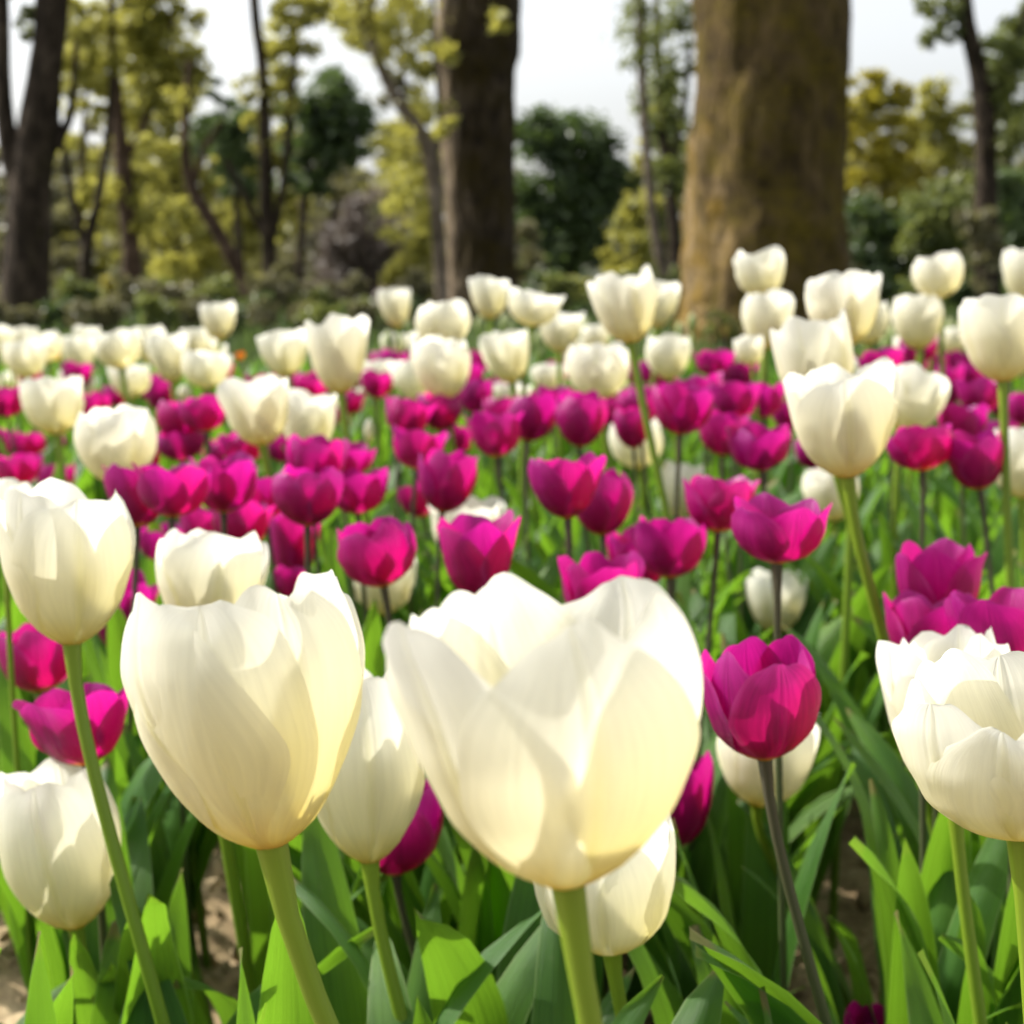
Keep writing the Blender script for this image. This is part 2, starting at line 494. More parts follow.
def limb(points, Y, n=None, sides=12, knots=0.06, seed=0, dY=0):
    """points: (px, py, width px[, extra depth]); a tapering limb in the plane y = Y"""
    rows = []
    for q in points:
        yy = Y + (q[3] if len(q) > 3 else 0)
        p = at(q[0], q[1], yy)
        rows.append((p.x, p.y, p.z, q[2] * 0.5 * yy / FPX))
    R = catmull(rows, n or max(10, 6 * len(rows)))
    ph = seed * 1.7
    def ridge(t, a):
        return np.array([1 + knots * (mnoise.noise(Vector((math.cos(x) * 1.6 + ph, math.sin(x) * 1.6, t * 9))) + (0.45 * mnoise.noise(Vector((math.cos(x) * 9 + ph, math.sin(x) * 9, t * 22))) if sides > 20 else 0) + 0.5 * mnoise.noise(Vector((math.cos(x) * 4 + ph, math.sin(x) * 4, t * 30)))) for x in a])
    return tube(R[:, :3], np.maximum(R[:, 3], 0.004), sides, ridge)

def tree(name, cat, label, Y, limbs, bark, crown=None, fol=None, leaf_px=6, dens=1.6, seed=1, group=None, clump=0.22, crown_name="crown"):
    first = limbs[0][0] if limbs else crown[0]
    base = at(first[0], first[1], Y)
    t = empty(name, (base.x, Y, 0))
    tag(t, label, cat, group)
    off = np.array((base.x, Y, 0))
    for k, L in enumerate(limbs):
        V, F, uv = limb(L, Y, seed=seed + k, sides=72 if L[0][2] > 60 else 12, knots=0.10, n=90 if L[0][2] > 60 else None)
        link("trunk" if k == 0 else "branch", mesh_from("trunk" if k == 0 else "branch", V - off, F, uv), bark, t)
    if crown:
        V, F = leaf_cloud(crown, Y, leaf_px, dens, seed, clump=clump)
        link(crown_name, mesh_from(crown_name, V - off, F, smooth=False), fol, t)
    return t

def shrub(label, Y, blobs, fol, leaf_px=6, dens=2.0, seed=1, cat="shrub", name="shrub", group=None, aspect=0.55, clump=0.22):
    """a rounded bush: short woody stems and a mass of foliage reaching the ground"""
    px = sum(b[0] for b in blobs) / len(blobs)
    base = at(px, 260, Y)
    t = empty(name, (base.x, Y, 0))
    tag(t, label, cat, group)
    off = np.array((base.x, Y, 0))
    V, F = leaf_cloud(blobs, Y, leaf_px, dens, seed, aspect=aspect, clump=clump)
    link("foliage", mesh_from("foliage", V - off, F, smooth=False), fol, t)
    Vs, Fs, n = [], [], 0
    g = random.Random(seed)
    gy = 260 + FPX * CAM_H / Y
    for b in blobs:
        P = [(px + (b[0] - px) * 0.4 + g.uniform(-3, 3), gy, 5), ((px + b[0]) / 2, (gy + b[1]) / 2, 4), (b[0], b[1], 2)]
        v, f, _ = limb(P, Y, n=6, sides=5)
        Vs.append(v); Fs.append(f + n); n += len(v)
    link("stem", mesh_from("stem", np.concatenate(Vs) - off, np.concatenate(Fs)), BARK_DARK, t)
    return t

def build_trees():
    # the wide mossy trunk on the right of the middle
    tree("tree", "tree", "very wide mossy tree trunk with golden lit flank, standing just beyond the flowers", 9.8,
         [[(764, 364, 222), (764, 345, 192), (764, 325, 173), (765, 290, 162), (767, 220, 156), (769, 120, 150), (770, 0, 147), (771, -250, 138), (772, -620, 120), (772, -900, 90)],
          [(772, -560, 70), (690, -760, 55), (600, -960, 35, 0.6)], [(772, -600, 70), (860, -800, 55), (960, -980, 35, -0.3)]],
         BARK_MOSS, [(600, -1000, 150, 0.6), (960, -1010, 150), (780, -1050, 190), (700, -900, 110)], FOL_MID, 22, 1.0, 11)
    tree("tree", "tree", "stout dark trunk with a pale lit left edge, left of the bright sky gap", 14.0,
         [[(484, 345, 80), (483, 300, 70), (480, 200, 68), (478, 90, 74), (479, 0, 80), (480, -160, 74), (484, -420, 60)],
          [(478, -100, 40), (420, -260, 32), (360, -420, 20)], [(482, -140, 44), (540, -330, 34), (600, -480, 20)]],
         BARK_STOUT, [(360, -440, 80), (480, -480, 110), (600, -500, 90), (443, 60, 16, -1), (450, 130, 13, -1), (500, 20, 12, -1)], FOL_YELLOW, 10, 1.0, 12)
    tree("tree", "tree", "slender crooked tree forking leftward, leaning beside the stout dark trunk", 13.4,
         [[(446, 345, 13), (441, 280, 13), (437, 220, 13), (431, 160, 15), (418, 128, 14), (396, 98, 12), (376, 56, 10), (356, 0, 9), (340, -70, 6)],
          [(382, 66, 8), (372, 30, 6), (374, -40, 5)], [(433, 170, 8), (440, 110, 7), (434, 40, 6), (430, -40, 5)]],
         BARK_GREY, [(376, 30, 30), (400, 40, 24), (350, 0, 24), (405, 180, 20), (412, 215, 22), (404, 140, 16), (425, 100, 18), (408, 12, 20)], FOL_YELLOW, 5, 0.55, 13, clump=0.36)
    tree("tree", "tree", "thick dark forked trunk at the left edge of the photo", 13.0,
         [[(22, 350, 60), (26, 300, 50), (28, 240, 45), (31, 180, 42), (38, 125, 40), (47, 60, 33), (52, 0, 32), (58, -160, 26), (66, -360, 16)],
          [(24, 190, 30), (10, 150, 22), (3, 90, 17), (2, 0, 14), (-4, -120, 10)], [(50, 150, 14), (62, 135, 10), (72, 105, 8), (76, 40, 6)]],
         BARK_DARK, [(60, -380, 90), (0, -200, 60), (20, 8, 16), (28, 30, 12)], FOL_MID, 7, 0.9, 14)
    tree("tree", "tree", "thin dark tree splitting into a narrow fork, beside the reddish trunk", 17.0,
         [[(86, 332, 17), (86, 290, 14), (87, 248, 12), (97, 205, 9), (106, 150, 8), (112, 80, 7), (112, 0, 5)],
          [(87, 252, 9), (76, 215, 8), (66, 165, 7), (58, 120, 5)]],
         BARK_DARK, [(82, 24, 26), (76, 70, 26), (98, 50, 24), (84, 95, 18), (68, 8, 16)], FOL_YELLOW, 5.5, 0.9, 15)
    tree("tree", "tree", "leafy yellow green tree on a reddish trunk", 18.5,
         [[(133, 330, 24), (132, 285, 21), (131, 245, 18), (123, 170, 16), (117, 100, 12), (112, 30, 9), (108, -60, 6)],
          [(122, 165, 8), (146, 120, 7), (166, 70, 5), (172, 10, 4)]],
         BARK_RED, [(118, 40, 34), (140, 30, 34), (172, 80, 30), (160, 98, 24), (186, 72, 22), (152, 62, 18), (136, 172, 18), (144, 212, 20), (140, 226, 17), (128, 8, 26), (120, 190, 15), (152, 0, 28), (190, 20, 14)], FOL_YELLOW, 5.5, 1.25, 16)
    tree("tree", "tree", "bare leaning brown tree rising toward the left, crossing the upright pole-like trunk", 16.0,
         [[(268, 335, 15), (252, 300, 15), (234, 262, 14), (212, 222, 14), (194, 192, 12), (185, 155, 10), (186, 112, 8), (190, 60, 6)],
          [(192, 188, 7), (204, 150, 6), (222, 120, 5)]],
         BARK_RED, [(176, 150, 14), (184, 96, 18), (150, 140, 14)], FOL_YELLOW, 5, 0.9, 17)
    tree("tree", "tree", "upright pole-like dark trunk with yellow leaves high up, left of the middle", 16.5,
         [[(274, 335, 22), (271, 290, 17), (268, 235, 14), (265, 150, 13), (263, 75, 11), (255, 10, 10), (250, -90, 8)],
          [(268, 260, 8), (284, 180, 8), (290, 110, 8), (296, 30, 6)], [(267, 240, 8), (246, 200, 7), (226, 160, 6)]],
         BARK_DARK, [(286, 20, 24), (280, 60, 18), (296, 45, 20), (250, 92, 15), (252, 118, 13), (306, 10, 22), (284, 105, 14), (262, 150, 10), (320, 4, 14)], FOL_YELLOW, 5, 1.0, 18)
    tree("tree", "tree", "dark rounded evergreen tree behind the upright pole-like trunk", 24.0,
         [[(302, 320, 10), (300, 260, 9), (305, 200, 8), (312, 140, 6)], [(318, 320, 8), (326, 260, 7), (336, 200, 6)]],
         BARK_DARK, [(326, 100, 32), (344, 118, 28), (312, 132, 30), (338, 150, 26), (305, 170, 22), (352, 142, 18), (318, 182, 17), (300, 110, 18)], FOL_DARK, 5.5, 1.8, 19)
    tree("tree", "tree", "bluish green tree with drooping boughs between the leaning tree and pole-like trunk", 23.0,
         [[(242, 322, 9), (240, 260, 8), (236, 200, 7), (232, 130, 5)]],
         BARK_DARK, [(232, 116, 24), (220, 142, 26), (238, 158, 22), (210, 122, 18), (248, 188, 16), (226, 182, 16), (215, 90, 12)], FOL_DARK, 5.5, 1.5, 20)
    tree("tree", "tree", "dense dark rounded tree filling the gap between the two big trunks", 30.0,
         [[(566, 318, 14), (565, 260, 12), (563, 200, 9), (562, 150, 6)]],
         BARK_DARK, [(556, 134, 28), (580, 150, 30), (545, 165, 30), (596, 172, 26), (572, 192, 34), (550, 215, 32), (590, 215, 30), (610, 190, 18), (566, 250, 36), (535, 130, 20), (600, 245, 24), (530, 200, 20), (545, 265, 24)], FOL_DARK, 6, 2.2, 21, clump=0.24)
    tree("tree", "tree", "thin bare-stemmed pale tree just left of the wide mossy trunk", 14.5,
         [[(676, 335, 14), (668, 290, 12), (657, 245, 10), (648, 170, 9), (642, 80, 9), (639, 0, 8), (636, -90, 6)]],
         BARK_GREY, [(636, 20, 20), (648, 50, 16), (628, 60, 12), (650, 100, 14), (640, 0, 18)], FOL_MID, 4.5, 0.5, 22, clump=0.4)
    tree("tree", "tree", "thin dark tree with sparse leaves, touching the flank of the wide mossy trunk", 15.5,
         [[(680, 330, 15), (676, 262, 14), (672, 205, 11), (662, 130, 9), (658, 50, 8), (656, -30, 6)], [(668, 170, 7), (684, 110, 6), (690, 40, 5)]],
         BARK_DARK, [(668, 20, 20), (678, 60, 18), (662, 80, 16), (676, 100, 20), (664, 122, 18), (682, 135, 16), (684, 10, 18), (668, 165, 16), (680, 180, 18)], FOL_MID, 5, 0.75, 23, clump=0.36)
    tree("tree", "tree", "twisted dark trunk with a pale lit side near the right edge of the photo", 16.0,
         [[(988, 330, 30), (986, 250, 25), (986, 186, 22), (985, 130, 22), (980, 80, 20), (970, 35, 17), (964, 0, 16), (958, -90, 12)],
          [(984, 120, 12), (1002, 80, 10), (1018, 40, 8), (1030, -10, 6)], [(968, 30, 8), (950, 0, 6), (930, -40, 5)]],
         BARK_DARK, [(944, 16, 18), (935, 34, 14), (1004, 52, 22), (1016, 74, 20), (1008, 100, 24), (955, 40, 12), (1018, 130, 24), (1002, 145, 18), (930, 8, 14), (1020, 20, 16)], FOL_MID, 5.5, 1.1, 24)
    tree("tree", "tree", "golden leaved tree behind the right flank of the wide mossy trunk", 25.0,
         [[(880, 316, 9), (880, 250, 8), (884, 180, 6), (890, 120, 4)]],
         BARK_DARK, [(862, 88, 18), (882, 90, 20), (856, 110, 18), (900, 100, 14), (870, 120, 16), (900, 150, 18), (862, 150, 14), (884, 168, 18), (915, 165, 16), (850, 180, 14), (862, 180, 20), (892, 190, 20), (872, 140, 18), (905, 130, 18), (915, 195, 18), (855, 135, 16), (890, 108, 16), (880, 212, 22), (908, 225, 20)], FOL_GOLD, 6.5, 1.3, 25)
    tree("tree", "tree", "olive leaved tree just left of the twisted trunk", 27.0,
         [[(930, 315, 9), (930, 250, 8), (932, 180, 6), (932, 120, 4)]],
         BARK_DARK, [(928, 96, 18), (944, 106, 18), (922, 120, 18), (946, 130, 18), (936, 150, 20), (960, 120, 14), (955, 155, 18)], FOL_YELLOW, 5.5, 1.3, 26)
    tree("tree", "tree", "loose pale yellow green tree seen through the narrow fork at left", 33.0,
         [[(78, 312, 9), (80, 230, 8), (84, 140, 6), (86, 60, 4)]],
         BARK_DARK, [(84, 30, 24), (96, 75, 22), (74, 95, 18), (104, 120, 16), (92, 210, 20), (108, 240, 22), (72, 235, 18), (100, 180, 16), (66, 50, 18), (112, 40, 20), (120, 150, 18), (80, 270, 24), (112, 275, 22), (110, 205, 18)], FOL_YELLOW, 7, 1.1, 27)
    tree("tree", "tree", "broad pale olive tree seen between the reddish trunk and the leaning tree", 32.0,
         [[(176, 312, 9), (176, 230, 8), (172, 140, 6), (168, 70, 4)]],
         BARK_DARK, [(165, 40, 24), (150, 75, 24), (178, 105, 26), (158, 130, 18), (190, 215, 24), (165, 235, 26), (200, 250, 22), (150, 265, 24), (182, 60, 20), (170, 175, 26), (195, 180, 22), (150, 200, 20), (205, 215, 22), (150, 150, 22), (196, 140, 18), (140, 110, 20), (180, 270, 28), (215, 275, 24)], FOL_YELLOW, 7, 1.2, 28)
    tree("tree", "tree", "dull green tree right behind the upright pole-like trunk", 31.0,
         [[(276, 312, 9), (274, 230, 8), (270, 150, 6), (268, 90, 4)]],
         BARK_DARK, [(252, 130, 22), (274, 100, 20), (262, 165, 22), (284, 150, 18), (250, 195, 18), (276, 205, 20), (290, 190, 16), (240, 165, 20), (296, 150, 20), (256, 230, 26), (284, 235, 26), (232, 215, 22), (276, 40, 20), (284, 70, 18), (266, 265, 26), (300, 262, 24)], FOL_YELLOW, 7, 1.1, 29)
    tree("tree", "tree", "tall yellowish tree filling the view left of the stout dark trunk", 28.0,
         [[(412, 315, 9), (410, 230, 8), (405, 120, 6), (400, 30, 4)]],
         BARK_DARK, [(398, 20, 24), (418, 60, 18), (380, 40, 22), (414, 110, 18), (408, 165, 24), (420, 200, 20), (406, 235, 24), (420, 265, 22), (350, 12, 22), (425, 150, 18), (395, 135, 20), (385, 185, 16), (430, 30, 18), (365, 45, 18), (396, 285, 22), (425, 290, 22), (392, 250, 20), (428, 235, 18)], FOL_YELLOW, 6.5, 1.15, 30)
    tree("tree", "tree", "soft olive green tree behind the two thin trunks by the wide mossy one", 30.0,
         [[(664, 314, 8), (664, 220, 7), (662, 140, 5), (660, 60, 4)]],
         BARK_DARK, [(660, 40, 18), (672, 90, 20), (656, 130, 20), (676, 160, 20), (664, 200, 24), (650, 175, 14), (680, 230, 20), (660, 250, 22)], FOL_MID, 6, 0.9, 31)
    tree("tree", "tree", "bushy dull green tree at the right edge behind the twisted trunk", 28.0,
         [[(1008, 315, 9), (1008, 220, 8), (1010, 120, 6), (1010, 60, 4)]],
         BARK_DARK, [(1010, 60, 26), (996, 100, 22), (1020, 125, 26), (1000, 160, 24), (975, 130, 14), (1024, 40, 20), (965, 190, 22), (1020, 190, 24)], FOL_MID, 6.5, 1.0, 47)
    for k, (x, lab, bl) in enumerate((
        (140, "hazy olive tree far back behind the reddish trunk", [(120, 90, 26), (150, 130, 28), (110, 160, 24), (135, 200, 28), (165, 170, 22), (130, 240, 28), (85, 190, 22), (70, 150, 16), (150, 50, 22)]),
        (215, "hazy olive tree far back behind the leaning brown trunk", [(205, 140, 20), (220, 180, 26), (200, 210, 26), (235, 230, 26), (215, 255, 26), (190, 170, 20)]),
        (300, "hazy olive tree far back behind the dark rounded evergreen", [(290, 120, 18), (300, 200, 26), (335, 215, 28), (315, 245, 28), (350, 190, 22), (285, 235, 24)]),
        (400, "hazy olive tree far back behind the slender crooked tree", [(395, 90, 22), (415, 130, 22), (385, 150, 22), (400, 185, 24), (380, 205, 22), (412, 240, 24), (372, 30, 20)]),
        (665, "hazy olive tree far back behind the two thin trunks", [(665, 110, 20), (650, 150, 20), (676, 190, 24), (655, 220, 24), (640, 190, 18), (672, 250, 24)]),
        (910, "hazy olive tree far back between the golden tree and twisted trunk", [(880, 130, 24), (910, 150, 24), (930, 180, 26), (890, 200, 26), (950, 150, 22), (860, 170, 22), (965, 210, 26)]))):
        tree("tree", "tree", lab, 40.0 + k, [[(x, 305, 8), (x, 220, 7), (x + 2, 120, 4)]], BARK_GREY, bl, FOL_OLIVE if k % 2 else FOL_YELLOW, 7, 0.7, 300 + k)
    # shrubs and understorey
    shrub("reddish grey leafless bush between the slender crooked tree and dark evergreen", 19.0, [(366, 210, 20), (352, 240, 30), (384, 240, 30), (345, 275, 34), (380, 280, 38), (405, 290, 26), (330, 300, 24)], FOL_TWIG, 7, 1.3, 31, aspect=0.18)
    shrub("yellow green bush hanging low beside the slender crooked tree", 17.5, [(408, 240, 20), (420, 262, 20), (402, 268, 18), (424, 230, 14), (415, 288, 18), (428, 295, 14)], FOL_YELLOW, 5.5, 1.4, 32)
    shrub("small bright yellow green bush left of the reddish trunk", 17.8, [(107, 286, 11), (104, 300, 10), (112, 298, 9)], FOL_GOLD, 5, 1.8, 33)
    shrub("light green rounded shrub left of the thin bare-stemmed tree", 21.0, [(632, 228, 20), (645, 210, 18), (622, 256, 22), (646, 248, 24), (636, 278, 24), (612, 282, 14), (655, 280, 16)], FOL_YELLOW, 5.5, 1.6, 34)
    shrub("small yellow green bush at the foot of the dark rounded tree", 22.0, [(578, 285, 12), (572, 296, 10), (586, 296, 10)], FOL_YELLOW, 5, 1.7, 35)
    shrub("small olive bush touching the stout dark trunk", 19.0, [(528, 228, 12), (532, 250, 14), (526, 275, 14), (538, 290, 14)], FOL_OLIVE, 5, 1.7, 36)
    shrub("dark green shrub right of the wide mossy trunk, low under the golden tree", 20.0, [(868, 225, 26), (890, 240, 28), (862, 262, 28), (895, 272, 30), (880, 295, 28)], FOL_DARK, 6, 2.0, 37)
    shrub("tall dark shrub in the gap between golden tree and twisted trunk", 19.5, [(930, 205, 26), (950, 230, 28), (920, 240, 26), (940, 265, 32), (925, 290, 30), (960, 290, 26)], FOL_MID, 6, 1.7, 38)
    shrub("dark evergreen shrub right of the twisted trunk at the right edge", 18.5, [(1004, 185, 22), (1022, 200, 26), (1006, 225, 26), (1020, 250, 30), (1002, 275, 28), (1030, 290, 28)], FOL_DARK, 6, 2.0, 39)
    shrub("brownish bush with pale twigs at the foot of the twisted trunk", 15.2, [(972, 215, 14), (988, 225, 16), (975, 245, 16), (995, 250, 14), (984, 275, 18)], FOL_OLIVE, 5.5, 1.2, 40)
    shrub("tiny leafy sprout at the foot of the wide mossy trunk", 9.2, [(720, 318, 10), (712, 330, 8), (732, 326, 9)], FOL_MID, 5, 1.0, 41)
    low = [(10, 240, "olive"), (48, 270, "olive"), (120, 262, "olive"), (160, 250, "yellow"), (168, 290, "mid"), (205, 285, "olive"), (232, 262, "olive"),
           (300, 265, "olive"), (330, 230, "olive"), (345, 190, "olive"), (395, 205, "mid"), (190, 225, "yellow"), (60, 225, "olive"), (655, 300, "dark"),
           (520, 300, "dark"), (610, 305, "mid"), (905, 215, "mid"), (150, 305, "mid"), (230, 305, "olive"), (20, 300, "olive"), (290, 305, "mid"), (440, 300, "olive"), (1000, 300, "dark")]
    fm = {"olive": FOL_OLIVE, "yellow": FOL_YELLOW, "mid": FOL_MID, "dark": FOL_DARK}
    for i, (x, y, c) in enumerate(low):
        g = random.Random(500 + i)
        b = [(x + g.uniform(-20, 20), y + k * (312 - y) / 3 + g.uniform(-6, 6), g.uniform(17, 27)) for k in range(4) for _ in (0, 1)]
        shrub("hazy understorey bush far back among the tree trunks", 29.0 + g.uniform(-3, 6), b, fm[c], 6, 1.0, 600 + i, group="hazy understorey bushes behind the trees", cat="bush", name="bush")
    near = [(20, "olive"), (75, "mid"), (120, "olive"), (165, "olive"), (210, "mid"), (255, "olive"), (300, "mid"), (345, "olive"), (392, "twig"), (425, "olive"),
            (535, "dark"), (575, "mid"), (615, "dark"), (650, "mid"), (870, "dark"), (915, "mid"), (960, "dark"), (1010, "dark")]
    fm["twig"] = FOL_TWIG
    for i, (x, c) in enumerate(near):
        g = random.Random(900 + i)
        b = [(x + g.uniform(-26, 26), g.uniform(284, 318), g.uniform(13, 20)) for k in range(7)]
        shrub("low leafy undergrowth clump on the ground beyond the flower bed", g.uniform(13.5, 18), b, fm[c], 5.5, 1.0, 700 + i, group="low undergrowth clumps beyond the flower bed", cat="bush", name="bush")
    for i, x in enumerate((5, 62, 105, 150, 195, 240, 285, 330, 375, 420)):
        g = random.Random(1900 + i)
        b = [(x + g.uniform(-26, 26), g.uniform(306, 326), g.uniform(10, 15)) for k in range(7)]
        shrub("low leafy undergrowth clump on the ground beyond the flower bed", g.uniform(10.2, 11.6), b, (FOL_OLIVE, FOL_DARK, FOL_OLIVE, FOL_MID)[i % 4], 5, 1.0, 1700 + i, group="low undergrowth clumps beyond the flower bed", cat="bush", name="bush")
    gg = np.random.default_rng(12)
    n = 16000
    y = 4.9 + 13 * gg.random(n) ** 1.6; x = (gg.random(n) * 2 - 1) * (0.5 + 0.40 * y)
    h = 0.06 + 0.10 * gg.random(n); a = gg.random(n) * 6.28; wd = 0.006 + 0.0008 * y
    ux, uy = np.cos(a), np.sin(a)
    bx = gg.normal(size=n) * 0.05; by = gg.normal(size=n) * 0.05
    z0 = np.full(n, -0.08)
    P = np.stack([np.stack([x - ux * wd, y - uy * wd, z0], 1), np.stack([x + ux * wd, y + uy * wd, z0], 1),
                  np.stack([x + ux * wd * .3 + bx, y + uy * wd * .3 + by, h], 1), np.stack([x - ux * wd * .3 + bx, y - uy * wd * .3 + by, h], 1)], 1).reshape(-1, 3)
    o = link("grass", mesh_from("grass", P, np.arange(len(P)).reshape(-1, 4), smooth=False), FOL_DARK)
    tag(o, "rough short grass between the flower bed and the trees", "grass", kind="stuff")
    # distant wood closing the view
    g = random.Random(77)
    blobs = []
    for i in range(190):
        x = g.uniform(-120, 1150)
        top = 150 if x < 440 else (190 if x < 690 else 165)
        blobs.append((x, g.uniform(top, 285), g.uniform(18, 30), g.uniform(0, 14)))
    V, F = leaf_cloud(blobs, 52.0, 8.5, 1.1, 78)
    o = link("far_woods", mesh_from("far_woods", V, F, smooth=False), FOL_OLIVE)
    tag(o, "hazy olive brown wood closing the view behind the park trees", "woods", kind="stuff")
build_trees()

#FLOWERS
# ------------------------------------------------------------------ tulip parts
PROF = {
    'g': [(0, .08), (.05, .30), (.12, .47), (.26, .69), (.5, .87), (.75, .96), (.9, 1.0), (1, .99)],
    'e': [(0, .08), (.05, .33), (.12, .53), (.24, .73), (.42, .90), (.58, .98), (.70, 1.0), (.86, .93), (1, .80)],
    'c': [(0, .09), (.05, .34), (.12, .56), (.26, .81), (.5, .96), (.75, 1.0), (1, .95)],
    'v': [(0, .18), (.10, .50), (.3, .72), (.6, .86), (.85, .97), (1, 1.06)],
    'o': [(0, .14), (.10, .55), (.28, .82), (.5, .94), (.75, 1.0), (1, 1.14)],
    'h': [(0, .08), (.05, .30), (.12, .46), (.26, .66), (.45, .84), (.6, .95), (.72, 1.0), (.86, .97), (1, .90)],
    'b': [(0, .30), (.15, .75), (.4, 1.0), (.65, .92), (.85, .6), (1, .15)],
}

def petal(asp, prof, rmul, hmul, wmul, ang, g, point=0.0, ns=18, nv=13, curl=None):
    """one petal of a bloom of unit width and height asp, base at the origin, turned to angle ang"""
    R = 0.5
    k = np.linspace(0, 1, ns)
    s = (1 - (1 - k) ** 1.5)[:, None]
    j = np.linspace(-1, 1, nv)
    v = (np.sign(j) * np.abs(j) ** 0.85)[None, :]
    xp, yp = zip(*PROF[prof])
    # smooth the profile
    ss = np.linspace(0, 1, 101)
    pr = np.interp(ss, xp, yp)
    ker = np.ones(9) / 9
    pr = np.convolve(np.pad(pr, 4, mode='edge'), ker, 'valid'); pr[:4] = np.interp(ss[:4], xp, yp)
    a1, a2, a3, a4, a5, a6 = g.uniform(0, 6.28, 6)
    z = asp * hmul * s ** 1.08
    r = np.interp(s ** 1.08 * hmul, ss, pr) * R * rmul
    t = np.clip(s / 0.5, 0, 1)
    rampw = 0.17 + 0.83 * (t * t * (3 - 2 * t)) ** 0.75
    q = 4.8 - 2.2 * point
    shape = rampw * np.maximum(1 - s ** q, 0) ** (0.50 + 0.22 * point)
    wh = R * wmul * shape
    wh = np.maximum(wh, 0.004) * (1 + 0.03 * np.sin(9 * s + a1) * s)
    rho = np.maximum(r * g.uniform(0.92, 1.06), 0.05)
    lat = v * wh + R * 0.03 * np.sin(4 * s + a6) * s
    th = np.clip(lat / rho, -1.45, 1.45)
    cu = g.uniform(-0.20, 0.07 + 0.10 * point)
    curl = cu if curl is None else curl
    edge = g.uniform(-0.06, 0.07)
    vv = v; v = v * np.minimum(shape * 1.15, 1)      # true distance from the midline
    disp = R * (edge * v * v * s
                + 0.028 * np.sin(5.5 * s + 2.4 * v + a2) * s
                + 0.020 * np.sin(7.0 * v + 3 * s + a3) * s * s
                + 0.035 * np.sin(11 * s + a4 + 1.5 * np.sign(v)) * np.abs(vv) ** 3 * shape * s
                + 0.030 * np.exp(-(v / 0.16) ** 2) * np.sin(np.pi * np.clip(s, 0, 1)) * g.uniform(-1.2, 0.6)
                + curl * np.clip((s - 0.55) / 0.45, 0, 1) ** 2)
    # small nick and lift at the very tip
    z = z + asp * s ** 4 * (0.024 * np.sin(4.5 * v + a5) + 0.016 * np.sin(9.5 * v + a6) - 0.02 * np.exp(-((v - 0.1) / 0.10) ** 2) * s ** 6)
    x = r - rho * (1 - np.cos(th)) + disp * np.cos(th)
    y = rho * np.sin(th) + disp * np.sin(th)
    z = z + np.zeros_like(v)
    ca, sa = math.cos(ang), math.sin(ang)
    V = np.stack([x * ca - y * sa, x * sa + y * ca, z], -1).reshape(-1, 3)
    uv = np.stack([np.broadcast_to((j * 0.5 + 0.5)[None, :], (ns, nv)), np.broadcast_to(s, (ns, nv))], -1).reshape(-1, 2)
    return V, grid_faces(ns, nv), uv

def bloom_petals(asp, prof, kind, seed, phase, ns, nv, extra=0, spec=None):
    g = np.random.default_rng(seed)
    out = []
    if spec:      # azimuth in degrees, radius, width, height, tip curl
        for az, rm, wm, hm, cu in spec:
            out.append(petal(asp, prof, rm, hm, wm, math.radians(az), g, 0.12, ns, nv, cu))
        return out
    pt = {'W': 0.12, 'M': 0.65, 'O': 0.6, 'B': 0.3}[kind]
    for k in range(6):
        inner = k >= 3
        ang = phase + (k % 3) * 2.094 + (1.047 if inner else 0) + g.uniform(-.10, .10)
        rm = g.uniform(0.86, 0.92) if inner else g.uniform(0.97, 1.04)
        wm = {'W': 1.10, 'M': 0.96, 'O': .9, 'B': 1.0}[kind] * g.uniform(0.94, 1.06) * (0.93 if inner else 1.0)
        hm = g.uniform(0.95, 1.05) if inner else g.uniform(0.90, 1.03)
        out.append(petal(asp, prof, rm, hm, wm, ang, g, pt * g.uniform(0.6, 1.3), ns, nv))
    for k in range(extra):
        ang = phase + 0.6 + k * 6.283 / extra + g.uniform(-.2, .2)
        out.append(petal(asp, prof, g.uniform(.66, .80), g.uniform(.96, 1.06), g.uniform(.62, .85), ang, g, pt, ns, nv))
    return out

def pistil_mesh(asp):
    V, F, uv = tube([(0, 0, 0.0), (0, 0, 0.03), (0, 0, 0.2 * asp), (0, 0, 0.36 * asp), (0, 0, 0.42 * asp), (0, 0, 0.43 * asp)], [0.05, 0.055, 0.05, 0.042, 0.07, 0.01], 8)
    Vs, Fs, U, n = [V], [F], [uv], len(V)
    for k in range(6):
        a = k * 1.047
        v, f, u = tube([(0.05 * math.cos(a), 0.05 * math.sin(a), 0.02), (0.10 * math.cos(a), 0.10 * math.sin(a), 0.2 * asp), (0.12 * math.cos(a), 0.12 * math.sin(a), 0.23 * asp), (0.14 * math.cos(a), 0.14 * math.sin(a), 0.36 * asp)], [0.008, 0.008, 0.022, 0.006], 5)
        Vs.append(v); Fs.append(f + n); U.append(u); n += len(v)
    return np.concatenate(Vs), np.concatenate(Fs), np.concatenate(U)

